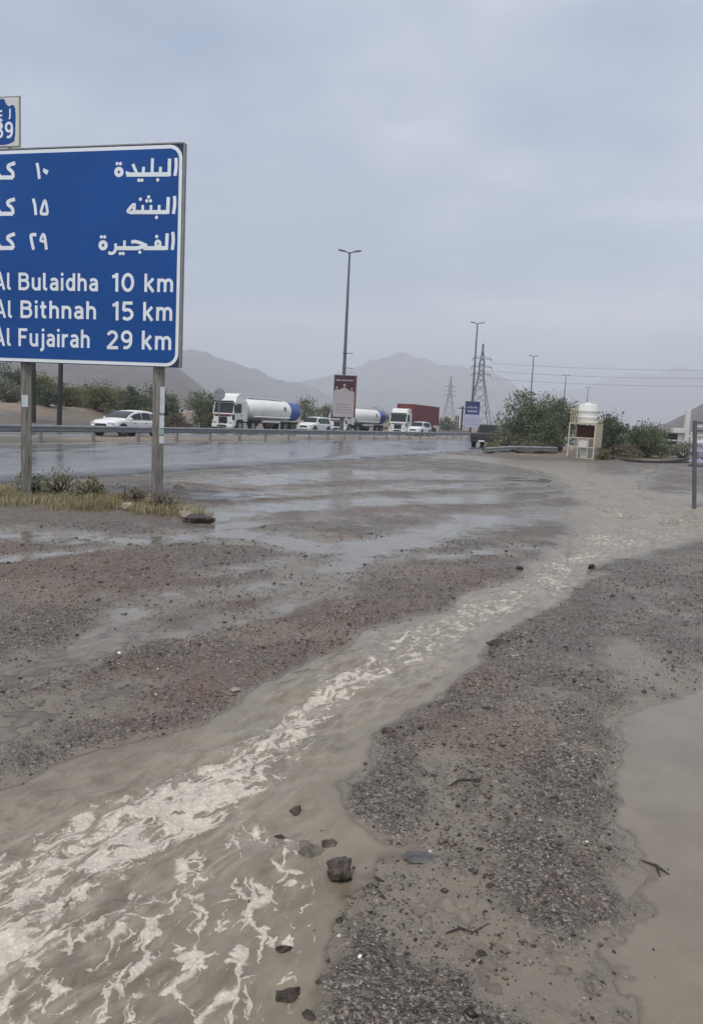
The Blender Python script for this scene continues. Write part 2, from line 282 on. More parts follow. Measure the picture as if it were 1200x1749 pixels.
DIRT = (0.22, 0.17, 0.12)
M = {}
M['white_paint'] = plain('white_paint', (0.78, 0.78, 0.76), 0.25, var=0.06, scale=2, dirt=DIRT, dirt_amt=0.14)
M['tank_white'] = plain('tank_white', (0.84, 0.83, 0.79), 0.32, var=0.08, scale=1.2, dirt=DIRT, dirt_amt=0.22)
M['tank_blue'] = plain('tank_blue', (0.03, 0.09, 0.36), 0.35, var=0.15, scale=2, dirt=DIRT, dirt_amt=0.15)
M['glass'] = plain('glass', (0.012, 0.014, 0.016), 0.08, var=0.2)
M['chrome'] = plain('chrome', (0.5, 0.5, 0.52), 0.25, 0.9)
M['black'] = plain('black', (0.018, 0.018, 0.02), 0.5, var=0.3, dirt=DIRT, dirt_amt=0.2)
M['grille_dark'] = plain('grille_dark', (0.02, 0.035, 0.03), 0.45, var=0.3)
M['rubber'] = plain('rubber', (0.02, 0.02, 0.021), 0.75, var=0.3, dirt=DIRT, dirt_amt=0.4)
M['rim'] = plain('rim', (0.42, 0.42, 0.43), 0.4, 0.5, dirt=DIRT, dirt_amt=0.4)
M['steel'] = plain('steel', (0.33, 0.34, 0.35), 0.42, 0.6, var=0.25, scale=3, dirt=(0.15, 0.11, 0.08), dirt_amt=0.35)
M['pole_grey'] = plain('pole_grey', (0.13, 0.14, 0.15), 0.5, 0.3, var=0.25, scale=1.0)
M['container_red'] = plain('container_red', (0.19, 0.03, 0.035), 0.55, var=0.25, scale=0.8, dirt=DIRT, dirt_amt=0.2)
M['chassis'] = plain('chassis', (0.03, 0.03, 0.032), 0.6, var=0.3, dirt=DIRT, dirt_amt=0.5)
M['red_stripe'] = plain('red_stripe', (0.3, 0.03, 0.03), 0.4)
M['lamp_clear'] = plain('lamp_clear', (0.6, 0.62, 0.65), 0.12, 0.3)
M['lamp_red'] = plain('lamp_red', (0.35, 0.02, 0.02), 0.25)
M['pickup_dark'] = plain('pickup_dark', (0.035, 0.028, 0.034), 0.3, var=0.2, dirt=DIRT, dirt_amt=0.35)
M['cream'] = plain('cream', (0.60, 0.52, 0.36), 0.55, var=0.15, scale=2, dirt=(0.2, 0.1, 0.05), dirt_amt=0.35)
M['rust'] = plain('rust', (0.13, 0.055, 0.03), 0.85, var=0.5, scale=4, bump=0.4)
M['dark_wood'] = plain('dark_wood', (0.03, 0.022, 0.02), 0.8, var=0.4, scale=3, bump=0.3)
M['plastic_tank'] = plain('plastic_tank', (0.72, 0.72, 0.68), 0.45, var=0.08, scale=1.5, dirt=(0.45, 0.4, 0.25), dirt_amt=0.25)
M['concrete'] = plain('concrete', (0.33, 0.31, 0.28), 0.85, var=0.3, scale=2, dirt=DIRT, dirt_amt=0.4, bump=0.3)
M['hose'] = plain('hose', (0.012, 0.012, 0.013), 0.45)
M['wall_white'] = plain('wall_white', (0.62, 0.60, 0.56), 0.8, var=0.12, scale=0.7, dirt=DIRT, dirt_amt=0.2)
M['sign_white'] = plain('sign_white', (0.74, 0.78, 0.80), 0.45, var=0.08, scale=3)
M['sign_blue'] = plain('sign_blue', (0.009, 0.070, 0.27), 0.5, var=0.14, scale=0.9, dirt=(0.012, 0.06, 0.2), dirt_amt=0.4)
M['sign_blue'].node_tree.nodes['Principled BSDF'].inputs['Specular IOR Level'].default_value = 0.2
M['sign_navy'] = plain('sign_navy', (0.008, 0.02, 0.065), 0.45)
M['sign_edge'] = plain('sign_edge', (0.28, 0.28, 0.26), 0.5, 0.3)
M['panel_white'] = plain('panel_white', (0.60, 0.60, 0.57), 0.5, var=0.1, scale=3, dirt=(0.35, 0.36, 0.25), dirt_amt=0.3)
M['paper'] = plain('paper', (0.62, 0.66, 0.68), 0.7, var=0.15, scale=14, dirt=(0.3, 0.3, 0.3), dirt_amt=0.4)
M['paper_green'] = plain('paper_green', (0.30, 0.48, 0.42), 0.7, var=0.2, scale=14)
M['poster_red'] = plain('poster_red', (0.055, 0.008, 0.018), 0.4, var=0.4, scale=1.5)
M['poster_navy'] = plain('poster_navy', (0.02, 0.028, 0.14), 0.4, var=0.3, scale=1.5)
M['poster_white'] = plain('poster_white', (0.40, 0.365, 0.375), 0.5, var=0.1, scale=2)
M['poster_lilac'] = plain('poster_lilac', (0.42, 0.42, 0.58), 0.5, var=0.1, scale=2)
M['poster_ink'] = plain('poster_ink', (0.24, 0.22, 0.32), 0.5)
M['skin_print'] = plain('skin_print', (0.35, 0.24, 0.2), 0.5)
M['wire'] = plain('wire', (0.05, 0.05, 0.055), 0.5)
def galv(name):
    t = NT(name); v = t.co(); s = t.scaled(v, (14, 14, 1.2))
    n = t.noise(s, 2.0, 6, 0.65); n2 = t.noise(v, 40, 3)
    c = t.ramp(n, [(0.3, (0.085, 0.078, 0.066)), (0.5, (0.20, 0.19, 0.165)), (0.72, (0.34, 0.325, 0.29))])
    return t.done(c, 0.75, 0.0, t.bump(t.math('ADD', n, t.math('MULTIPLY', n2, 0.3)), 0.5, 0.01))
M['post_grey'] = galv('post_grey')

def rock_mat(name, a, b, scale=1.0, rough=0.45, bump=0.8):
    t = NT(name); v = t.co(); n = t.noise(v, 9*scale, 8, 0.68); n2 = t.noise(v, 45*scale, 5, 0.7)
    c = t.mix(t.rng(n, 0.35, 0.68), a, b); c = t.mix(t.math('MULTIPLY', t.rng(n2, 0.58, 0.72), 0.5), c, tuple(min(x*2.2, 1) for x in b))
    return t.done(c, t.rng(n2, 0.3, 0.7, rough-0.2, rough+0.25), 0, t.bump(t.math('ADD', n, t.math('MULTIPLY', n2, 0.5)), bump, 0.03/scale))
M['rock_wet'] = rock_mat('rock_wet', (0.028, 0.021, 0.015), (0.15, 0.115, 0.088), 3.2, 0.36, 1.0)
M['rock_mud'] = rock_mat('rock_mud', (0.075, 0.06, 0.046), (0.20, 0.168, 0.132), 3.2, 0.45, 1.0)
M['rock_grey'] = rock_mat('rock_grey', (0.06, 0.058, 0.057), (0.125, 0.12, 0.116), 3.0, 0.4, 0.6)
M['lamp_dark'] = plain('lamp_dark', (0.09, 0.012, 0.012), 0.3)
M['rock_tan'] = rock_mat('rock_tan', (0.26, 0.21, 0.15), (0.42, 0.37, 0.3), 1.0, 0.7)
M['debris'] = rock_mat('debris', (0.02, 0.015, 0.011), (0.085, 0.066, 0.05), 3.0, 0.5, 1.0)

def leaf_mat(name, cols, trans=0.4):
    cols = [tuple(x*1.3 for x in c) for c in cols]
    t = NT(name); g = t.new('ShaderNodeNewGeometry'); r = g.outputs['Random Per Island']
    k = len(cols); c = t.ramp(r, [((i+0.5)/k, c_) for i, c_ in enumerate(cols)])
    n = t.noise(t.co(), 1.3, 3); c = t.mix(t.rng(n, 0.35, 0.65, 0.0, 0.55), c, tuple(x*0.6 for x in cols[0]))
    t.done(c, 0.6)
    tr = t.new('ShaderNodeBsdfTranslucent'); t.l.new(c, tr.inputs[0]); mx = t.new('ShaderNodeMixShader'); mx.inputs[0].default_value = trans
    t.l.new(t.p.outputs[0], mx.inputs[1]); t.l.new(tr.outputs[0], mx.inputs[2]); t.l.new(mx.outputs[0], t.n['Material Output'].inputs[0])
    return t.m
M['leaf_olive'] = leaf_mat('leaf_olive', [(0.075, 0.095, 0.05), (0.115, 0.14, 0.07), (0.155, 0.175, 0.095), (0.19, 0.205, 0.12)])
M['leaf_dark'] = leaf_mat('leaf_dark', [(0.05, 0.068, 0.042), (0.075, 0.10, 0.058), (0.105, 0.13, 0.078), (0.15, 0.17, 0.11)])
M['leaf_grey'] = leaf_mat('leaf_grey', [(0.12, 0.13, 0.085), (0.17, 0.185, 0.12), (0.22, 0.23, 0.155), (0.26, 0.26, 0.19)])
M['leaf_yellow'] = leaf_mat('leaf_yellow', [(0.12, 0.11, 0.05), (0.17, 0.16, 0.07), (0.20, 0.19, 0.085), (0.14, 0.15, 0.06)])
M['leaf_dry'] = leaf_mat('leaf_dry', [(0.14, 0.11, 0.07), (0.2, 0.17, 0.11), (0.11, 0.10, 0.06), (0.24, 0.21, 0.15)])
M['grass'] = leaf_mat('grass', [(0.17, 0.165, 0.085), (0.31, 0.27, 0.135), (0.38, 0.31, 0.17), (0.22, 0.22, 0.105), (0.44, 0.36, 0.21), (0.30, 0.27, 0.14), (0.21, 0.17, 0.10)])
M['bark'] = plain('bark', (0.07, 0.052, 0.04), 0.9, var=0.5, scale=3, bump=0.3)


# ------------------------------------------------------------------ ground of the lot, one sheet to the horizon
SL = 0.43                                   # the road runs along x = c + SL*y
RAIL_C, EDGE_C, FAR0_C, FAR1_C = -27.6, -13.6, -31.8, -46.8

def ground_h(P, detail=True):
    """height of bare ground and masks at points P (n,2)"""
    x, y = P[:, 0], P[:, 1]; c = x - SL*y; r = np.hypot(x, y)
    near = np.clip(1.0 - r/45.0, 0, 1)
    h = 0.026 + 0.014*fbm(x/1.7, y/1.7, 4, 3) + (0.011 + 0.008*np.clip(r/10, 0, 1))*fbm(x/0.42, y/0.42, 4, 9)
    if detail: h = h + near*0.013*fbm(x/0.10, y/0.10, 3, 21)
    wob = 0.10*fbm(x/0.5, y/0.5, 3, 31) + 0.055*fbm(x/0.14, y/0.14, 4, 33, 0.6)
    wobs = np.clip(r/9.0, 0.35, 2.2)*wob
    lot = smooth(-13.9, -13.0, c)
    # puddles and rills first
    shal = np.zeros(len(P))
    for L, w, d in RILLS:
        dd, _, _ = line_dist(P, L); ww = w*np.clip(0.6 + r/14.0, 0.7, 2.6)
        shal = np.maximum(shal, d*smooth(1.25, 0.15, (dd + wobs*1.2)/ww))
    sdp = poly_sd(P, PUDDLES[0]) + wob*0.8
    sdm = poly_sd(P, PUDDLES[1]) + wob*0.9
    sdg = poly_sd(P, PUDDLES[2]) + wob*1.2
    h = h - (0.86 + 0.08*smooth(4, 9, r))*shal
    h = h*(1-smooth(-0.10, 0.22, sdp)) + (-0.022 + 0.25*(h-0.03))*smooth(-0.10, 0.22, sdp)
    h = h - 0.019*smooth(-0.16, 0.16, sdm) - 0.003*smooth(2.75, 2.35, y)*smooth(1.6, 1.2, x)
    h = h + 0.012*smooth(3.4, 2.6, y)*smooth(1.3, 0.9, x)*fbm(x/0.075, y/0.075, 3, 27)
    sds = poly_sd(P, STREAM)
    st = smooth(-0.16, 0.30, (sds + wobs*0.9)/np.clip(r/8.0, 0.6, 4.0))
    lip = 0.016*np.exp(-((sds + wobs*0.75 + 0.09)/0.10)**2)*np.clip(1-r/30, 0, 1)
    lip = lip*(1-smooth(0.3, -0.3, x-0.25)*smooth(3.6, 2.6, y))
    h = h + 0.25*lip*(1-st)
    h = h*(1-0.75*st) - st*(0.050 - 0.02*fbm(x/0.8, y/0.8, 3, 41))
    # low gravel tongue at the near right of the stream: half drowned
    tongue = poly_sd(P, [[0.0, 2.45], [0.30, 2.85], [0.14, 3.05], [-0.06, 2.9]])
    h = np.where(tongue > 0, np.maximum(h, -0.02 + 0.02*fbm(x/0.12, y/0.12, 3, 55)), h)
    # grassy mound round the sign posts
    mnd = np.exp(-(((x+5.6)/3.4)**2 + ((y-12.7+(x+5)*0.28)/1.25)**2)**2)
    h = h + 0.012*mnd
    h = h*lot + (-0.06)*(1-lot)
    # verge, bank and far plain
    med = smooth(RAIL_C+0.6, RAIL_C-0.4, c)*smooth(FAR0_C-0.2, FAR0_C+0.8, c)
    h = h + med*(0.15 + 0.05*fbm(x/2, y/2, 3, 61))
    bank = smooth(FAR1_C-0.3, FAR1_C-9, c)
    lefty = smooth(18, -25, x)
    h = h + bank*((1.15*lefty + 0.35) + 0.28*fbm(x/6, y/6, 4, 71)) + smooth(FAR1_C-0.1, FAR1_C-1.2, c)*0.12
    verge = smooth(43.5, 46.5, y - 0.12*(x-12))*smooth(EDGE_C+1.5, EDGE_C+4.5, c)
    h = h + verge*(0.16 + 0.10*fbm(x/1.5, y/1.5, 4, 81))
    far = smooth(120, 500, r)
    h = h + far*(1.0 + 1.2*fbm(x/90, y/90, 4, 91))
    masks = dict(shal=shal, st=st, lot=lot, mound=mnd, bank=np.maximum(bank, np.maximum(far, med*0.8)), verge=verge, sdm=sdm, sdp=sdp, sds=sds)
    return h, masks

def rows(r0, r1, k):
    out = [r0]
    while out[-1] < r1: out.append(out[-1]*k)
    return out
_rr = rows(1.15, 34, 1.0062) ; _rr += rows(_rr[-1]*1.009, 90, 1.0125); _rr += rows(_rr[-1]*1.03, 6200, 1.055)
_aa = np.concatenate([np.arange(-78, -36, 1.4), np.arange(-36, 40, 0.135), np.arange(40, 79, 1.4)])
RR, AA = np.meshgrid(np.array(_rr), np.radians(_aa), indexing='ij')
GX = (RR*np.sin(AA)).ravel(); GY = (RR*np.cos(AA)).ravel()
GP = np.stack([GX, GY], 1)
GH, GM = ground_h(GP)
nr, na = RR.shape
_id = np.arange(nr*na).reshape(nr, na)
GF = np.stack([_id[:-1, :-1].ravel(), _id[:-1, 1:].ravel(), _id[1:, 1:].ravel(), _id[1:, :-1].ravel()], 1)

def ground_mat():
    t = NT('wet_gravel'); p = t.pos()
    wet, soil, silt, tan, mnd = (t.attr(a) for a in ('wet', 'soil', 'silt', 'tan', 'mound'))
    wp = t.new('ShaderNodeVectorMath', operation='ADD'); t.l.new(p, wp.inputs[0])
    nd = t.new('ShaderNodeTexNoise', {'Scale': 60.0, 'Detail': 2.0}); t.l.new(p, nd.inputs['Vector'])
    sc = t.new('ShaderNodeVectorMath', operation='SCALE'); t.l.new(nd.outputs['Color'], sc.inputs[0]); sc.inputs['Scale'].default_value = 0.012; t.l.new(sc.outputs[0], wp.inputs[1])
    v1 = t.new('ShaderNodeTexVoronoi', {'Scale': 125.0, 'Randomness': 1.0}); t.l.new(wp.outputs[0], v1.inputs['Vector'])
    v2 = t.new('ShaderNodeTexVoronoi', {'Scale': 55.0, 'Randomness': 1.0}); t.l.new(wp.outputs[0], v2.inputs['Vector'])
    s1 = t.new('ShaderNodeSeparateColor'); t.l.new(v1.outputs['Color'], s1.inputs[0])
    s2 = t.new('ShaderNodeSeparateColor'); t.l.new(v2.outputs['Color'], s2.inputs[0])
    nb = t.noise(p, 1.4, 6, 0.62); nm = t.noise(p, 9.0, 5, 0.65)
    c1 = t.ramp(s1.outputs[0], [(0.0, (0.02, 0.0165, 0.013)), (0.25, (0.068, 0.056, 0.044)), (0.55, (0.137, 0.114, 0.091)), (0.8, (0.22, 0.184, 0.15)), (0.97, (0.46, 0.40, 0.335))])
    c2 = t.ramp(s2.outputs[0], [(0.0, (0.025, 0.02, 0.016)), (0.4, (0.107, 0.087, 0.069)), (0.9, (0.23, 0.193, 0.158)), (1.0, (0.42, 0.36, 0.30))])
    c = t.mix(t.rng(s2.outputs[1], 0.62, 0.66), c1, c2)
    c = t.mix(t.rng(nb, 0.35, 0.7, 0, 0.45), c, (0.105, 0.088, 0.071))
    c = t.mix(t.math('MULTIPLY', soil, t.rng(nm, 0.3, 0.65, 0.25, 0.85)), c, t.mix(0.7, c, (0.185, 0.105, 0.066)))
    c = t.mix(t.math('MULTIPLY', wet, 0.5), c, t.mix(1.0, c, (0.52, 0.50, 0.49), 'MULTIPLY'))
    c = t.mix(t.math('MULTIPLY', silt, t.rng(nm, 0.25, 0.6, 0.45, 1.0)), c, (0.188, 0.158, 0.117))
    tn = t.mix(t.rng(nb, 0.3, 0.7), (0.20, 0.145, 0.095), (0.31, 0.235, 0.165))
    tn = t.mix(t.rng(t.noise(p, 0.11, 5, 0.6), 0.5, 0.62), tn, (0.13, 0.112, 0.085))
    c = t.mix(tan, c, tn)
    c = t.mix(t.math('MULTIPLY', mnd, 0.75), c, (0.15, 0.115, 0.08))
    rough = t.math('SUBTRACT', t.rng(nm, 0.3, 0.7, 0.62, 0.85), t.math('MULTIPLY', wet, t.rng(nb, 0.35, 0.65, 0.36, 0.54)), True)
    hgt = t.math('ADD', t.math('MULTIPLY', v1.outputs['Distance'], -0.7), t.math('MULTIPLY', v2.outputs['Distance'], -0.9))
    hgt = t.math('ADD', hgt, t.math('MULTIPLY', nm, 0.5))
    bs = t.math('MULTIPLY', t.rng(silt, 0.0, 1.0, 1.0, 0.25), 1.0)
    n = t.new('ShaderNodeBump', {'Distance': 0.009, 'Height': hgt}); t.l.new(bs, n.inputs['Strength'])
    return t.done(c, rough, 0, n.outputs[0], **{'Specular IOR Level': 0.5})

_wet = np.clip(smooth(0.036, 0.004, GH)*GM['lot'] + 0.35*fbm(GX/2.5, GY/2.5, 3, 101) + 0.30, 0, 1)
_soil = np.zeros(len(GX))
for (sx, sy), sr in SOIL: _soil = np.maximum(_soil, np.exp(-((GX-sx)**2 + (GY-sy)**2)/(sr*sr))*1.0)
_soil = np.clip(_soil*1.2 + 0.45*fbm(GX/1.3, GY/1.3, 4, 111) + 0.05, 0, 1)
_sn = 0.010*fbm(GX/0.13, GY/0.13, 3, 107)
_silt = np.clip(smooth(0.026, -0.006, GH + _sn)*GM['lot'] + GM['lot']*smooth(0.010, 0.036, GM['shal'])*0.45*smooth(-0.3, 0.4, fbm(GX/0.3, GY/0.3, 4, 109)) + smooth(-0.10, 0.16, GM['sdm'])*0.9 + GM['lot']*0.5*smooth(0.05, 0.45, fbm(GX/0.55, GY/0.55, 4, 105)), 0, 1)
_tan = np.clip(np.maximum(GM['bank'], GM['verge']*0.8), 0, 1)
_hh = GH
ground = np_mesh('ground', np.stack([GX, GY, _hh], 1), GF, ground_mat(), smooth=True)
for k, v in (('wet', _wet), ('soil', _soil), ('silt', _silt), ('tan', _tan), ('mound', GM['mound'])): add_attr(ground, k, v)
tag(ground, 'wet grey gravel lot with brown patches running out to a dry plain', kind='structure')

# ------------------------------------------------------------------ muddy water
def water_mat(still=False):
    t = NT('still_water' if still else 'muddy_water'); p = t.pos()
    fu, fv, d1, d2, rap, calm = (t.attr(a) for a in ('flow_u', 'flow_v', 'foam_core', 'foam_net', 'rapid', 'calm'))
    cb = t.new('ShaderNodeCombineXYZ'); t.l.new(fu, cb.inputs[0]); t.l.new(fv, cb.inputs[1]); uv = cb.outputs[0]
    nz = t.new('ShaderNodeTexNoise', {'Scale': 5.0, 'Detail': 4.0, 'Roughness': 0.6}); t.l.new(uv, nz.inputs['Vector'])
    off = t.new('ShaderNodeVectorMath', operation='SUBTRACT'); t.l.new(nz.outputs['Color'], off.inputs[0]); off.inputs[1].default_value = (0.5, 0.5, 0.5)
    sca = t.new('ShaderNodeVectorMath', operation='SCALE'); t.l.new(off.outputs[0], sca.inputs[0]); sca.inputs['Scale'].default_value = 0.22
    wuv = t.new('ShaderNodeVectorMath', operation='ADD'); t.l.new(uv, wuv.inputs[0]); t.l.new(sca.outputs[0], wuv.inputs[1])
    # dense streaky foam with holes
    f1 = t.noise(t.scaled(wuv.outputs[0], (3.8, 8.0, 1)), 2.0, 7, 0.70)
    h1 = t.new('ShaderNodeTexVoronoi', {'Scale': 1.0}); t.l.new(t.scaled(wuv.outputs[0], (8.0, 17.0, 1)), h1.inputs['Vector'])
    th = t.rng(d1, 0.0, 1.0, 0.78, 0.375, 'LINEAR')
    foam1 = t.new('ShaderNodeMapRange', interpolation_type='SMOOTHSTEP'); t.l.new(f1, foam1.inputs[0]); t.l.new(t.math('SUBTRACT', th, 0.035), foam1.inputs[1]); t.l.new(t.math('ADD', th, 0.05), foam1.inputs[2])
    holes = t.rng(h1.outputs['Distance'], 0.16, 0.30)
    foam1 = t.math('MULTIPLY', foam1.outputs[0], holes)
    # torn net of foam threads
    pw = t.new('ShaderNodeVectorMath', operation='ADD'); t.l.new(p, pw.inputs[0]); nw = t.new('ShaderNodeTexNoise', {'Scale': 7.0, 'Detail': 4.0, 'Roughness': 0.6}); t.l.new(p, nw.inputs['Vector'])
    sw = t.new('ShaderNodeVectorMath', operation='SCALE'); t.l.new(nw.outputs['Color'], sw.inputs[0]); sw.inputs['Scale'].default_value = 0.16; t.l.new(sw.outputs[0], pw.inputs[1])
    wp2 = t.scaled(pw.outputs[0], (8.5, 4.6, 0.0), rot=(0, 0, R(24)))
    wp3 = t.scaled(pw.outputs[0], (5.5, 3.0, 0.0), (4, 7, 0), (0, 0, R(24)))
    e2 = t.new('ShaderNodeTexVoronoi', {'Scale': 1.0}, feature='DISTANCE_TO_EDGE'); t.l.new(wp2, e2.inputs['Vector'])
    g2 = t.noise(wp3, 1.3, 5, 0.6)
    wid = t.math('MULTIPLY', t.rng(g2, 0.38, 0.68, 0.0, 0.15), d2)
    foam2 = t.new('ShaderNodeMapRange', interpolation_type='SMOOTHSTEP'); t.l.new(e2.outputs['Distance'], foam2.inputs[0]); t.l.new(t.math('MULTIPLY', wid, 0.25), foam2.inputs[1]); t.l.new(t.math('ADD', wid, 0.0005), foam2.inputs[2]); foam2.inputs[3].default_value = 1.0; foam2.inputs[4].default_value = 0.0
    foam2 = t.math('MULTIPLY', foam2.outputs[0], t.rng(wid, 0.01, 0.05))
    wp4 = t.scaled(pw.outputs[0], (17, 10, 0.0), (2, 5, 0), (0, 0, R(-20)))
    e3 = t.new('ShaderNodeTexVoronoi', {'Scale': 1.0}, feature='DISTANCE_TO_EDGE'); t.l.new(wp4, e3.inputs['Vector'])
    g3 = t.noise(wp3, 2.6, 5, 0.65)
    wd3 = t.math('MULTIPLY', t.rng(g3, 0.47, 0.70, 0.0, 0.20), t.math('MAXIMUM', d2, t.math('MULTIPLY', d1, 0.8)))
    foam3 = t.new('ShaderNodeMapRange', interpolation_type='SMOOTHSTEP'); t.l.new(e3.outputs['Distance'], foam3.inputs[0]); t.l.new(t.math('MULTIPLY', wd3, 0.25), foam3.inputs[1]); t.l.new(t.math('ADD', wd3, 0.0005), foam3.inputs[2]); foam3.inputs[3].default_value = 1.0; foam3.inputs[4].default_value = 0.0
    foam2 = t.math('MAXIMUM', foam2, t.math('MULTIPLY', foam3.outputs[0], t.rng(wd3, 0.01, 0.05)))
    foam = t.math('MAXIMUM', foam1, foam2)
    fb = t.new('ShaderNodeTexVoronoi', {'Scale': 62.0}); t.l.new(p, fb.inputs['Vector'])
    foam = t.math('MULTIPLY', foam, t.rng(t.math('ADD', fb.outputs['Distance'], t.math('MULTIPLY', t.noise(p, 24, 4, 0.65), 0.7)), 0.5, 0.9, 1.0, 0.7))
    nb = t.noise(p, 2.3, 5, 0.6); ns = t.noise(t.scaled(uv, (2.2, 6, 1)), 2.6, 6, 0.66, 0.5)
    col = t.mix(t.rng(nb, 0.3, 0.7), (0.18, 0.151, 0.110), (0.24, 0.205, 0.153))
    col = t.mix(t.math('MULTIPLY', rap, t.rng(ns, 0.44, 0.66, 0.0, 0.85)), col, (0.32, 0.275, 0.21))
    col = t.mix(t.math('MULTIPLY', rap, t.rng(ns, 0.47, 0.30, 0.0, 0.7)), col, (0.115, 0.092, 0.06))
    if still: col = t.mix(calm, col, (0.17, 0.155, 0.135))
    fc = t.mix(t.rng(t.noise(p, 30, 4, 0.7), 0.3, 0.7), (0.56, 0.50, 0.415), (0.74, 0.68, 0.585))
    col = t.mix(t.math('MULTIPLY', foam, 0.9), col, fc)
    rough = t.mix(foam, (0.10,)*3 if still else t.mix(rap, t.mix(calm, (0.06,)*3, (0.34,)*3), t.mix(calm, (0.10,)*3, (0.34,)*3)), (0.75,)*3)
    w1 = t.noise(t.scaled(uv, (5, 9, 1)), 1.0, 3, 0.5, 0.6); w2 = t.noise(t.scaled(p, (9, 14, 9)), 1.0, 4, 0.55); w3 = t.noise(t.scaled(uv, (16, 24, 1)), 1.0, 2, 0.5, 0.4)
    hw = t.math('ADD', t.math('MULTIPLY', t.math('ADD', w1, t.math('MULTIPLY', w3, 0.35)), t.math('ADD', t.math('MULTIPLY', rap, 0.9), 0.22)), t.math('MULTIPLY', w2, t.math('MULTIPLY', calm, 0.10)))
    hw = t.math('ADD', hw, t.math('MULTIPLY', foam, 0.22))
    n = t.bump(hw, 0.6, 0.03)
    t.done(col, rough, 0, n, **{'IOR': 1.33})
    dep = t.attr('depth'); cov = t.math('MAXIMUM', t.rng(dep, -0.002, 0.008 if still else 0.012, 0.48, 1.0), foam)
    tr = t.new('ShaderNodeBsdfTransparent'); gl = t.new('ShaderNodeBsdfGlossy', {'Roughness': 0.09}); fr = t.new('ShaderNodeFresnel', {'IOR': 1.33}); t.l.new(n, gl.inputs['Normal']); t.l.new(n, fr.inputs['Normal'])
    film = t.new('ShaderNodeMixShader'); t.l.new(fr.outputs[0], film.inputs[0]); t.l.new(tr.outputs[0], film.inputs[1]); t.l.new(gl.outputs[0], film.inputs[2])
    mx = t.new('ShaderNodeMixShader'); t.l.new(cov, mx.inputs[0]); t.l.new(film.outputs[0], mx.inputs[1]); t.l.new(t.p.outputs[0], mx.inputs[2]); t.l.new(mx.outputs[0], t.n['Material Output'].inputs[0])
    return t.m

WM = water_mat(); WS = water_mat(True)
def _spl(P, n=6):
    P = np.asarray(P, float); out = []
    for i in range(len(P)-1):
        p0, p1, p2, p3 = P[max(i-1, 0)], P[i], P[i+1], P[min(i+2, len(P)-1)]
        for k in range(n):
            t = k/n; out.append(0.5*((2*p1) + (p2-p0)*t + (2*p0-5*p1+4*p2-p3)*t*t + (3*p1-p0-3*p2+p3)*t*t*t))
    return np.array(out + [P[-1]])
FLINE = _spl(FOAMLINE); FWID = np.interp(np.linspace(0, len(FOAMW)-1, len(FLINE)), np.arange(len(FOAMW)), FOAMW)
def flow_attrs(P):
    d, u, s = line_dist(P, FLINE); L = np.asarray(FLINE); sl = np.concatenate([[0], np.cumsum(np.hypot(*(L[1:]-L[:-1]).T))])
    w = np.interp(u, sl, FWID)*1.22; r = np.hypot(P[:, 0], P[:, 1])
    v = d*s
    core = np.exp(-(d/w)**4*0.7)*(0.86 + 0.34*fbm(P[:, 0]/0.5, P[:, 1]/0.5, 3, 121))
    core = core*np.interp(r, [0, 3.7, 4.3, 5.2, 6.5, 8.5, 10, 14, 30], [1.0, 1.0, 0.88, 0.70, 0.66, 0.70, 0.62, 0.5, 0.35])
    core = np.maximum(core, np.exp(-(d/(w*2.6))**4)*np.interp(r, [0, 4.2, 5.2, 9, 14, 22], [0, 0.2, 0.66, 0.68, 0.58, 0.35])*(0.85 + 0.45*fbm(P[:, 0]/0.6, P[:, 1]/0.6, 3, 127)))
    sdn = poly_sd(P, NETPOLY); net = smooth(-0.12, 0.12, sdn)
    wide = np.interp(u, sl, np.asarray(FWID)*1.9+0.16)
    rap = np.exp(-(d/wide)**2)*np.interp(r, [0, 12, 25, 40], [1, 1.0, 0.8, 0.5])
    u = P[:, 0]*0.5 + P[:, 1]*0.866; v = P[:, 0]*0.866 - P[:, 1]*0.5
    return u, v, np.clip(core, 0, 1), np.clip(net, 0, 1), np.clip(rap + 0.35*net, 0, 1)
def water_part(name, label, fsel):
    fs = GF[fsel]
    used = np.unique(fs); remap = np.full(len(GX), -1); remap[used] = np.arange(len(used))
    P = GP[used]; u, v, core, net, rap = flow_attrs(P)
    stw = GM['st'][used]; core = core*stw; net = net*stw; rr_ = np.hypot(P[:, 0], P[:, 1])
    rap = np.maximum(rap*stw, smooth(0.55, 1.0, stw)*np.interp(rr_, [3.0, 4.6, 14, 24, 40], [0.25, 0.95, 0.95, 0.6, 0.25]))
    rip = smooth(0.3, 0.9, stw)*(0.25 + rap)
    far_ = np.clip(np.hypot(P[:, 0], P[:, 1])/5.0, 1, 3)
    z = rip*far_*(0.024*fbm(u/(0.30*far_), v/(0.15*far_), 3, 131) + 0.012*fbm(u/(0.11*far_), v/(0.07*far_), 2, 137))
    z = np.where(GH[used] > -0.010, np.clip(z, 0.0, 0.002), z)
    o = np_mesh(name, np.stack([P[:, 0], P[:, 1], z], 1), remap[fs], WS if 'puddle' in name else WM, smooth=True)
    calm = np.clip(smooth(3, 14, np.hypot(P[:, 0], P[:, 1]))*0.8+0.2, 0, 1)
    for k, a in (('flow_u', u), ('flow_v', v), ('foam_core', core), ('foam_net', net), ('rapid', rap), ('calm', calm), ('depth', z-GH[used])): add_attr(o, k, a)
    return tag(o, label, kind='structure')
_r = np.hypot(GX, GY); _lotw = (GM['lot'] > 0.4) & (_r < 62) & (GH < 0.012) & (GM['verge'] < 0.5)
_strm = _lotw & (GM['st'] > 0.02)
_fst = _strm[GF].any(1); _fpu = _lotw[GF].any(1) & ~_fst
water_part('stream_water', 'brown muddy stream with foam rushing across the gravel lot', _fst)
water_part('puddle_water', 'shallow still muddy puddles lying on the gravel lot', _fpu)

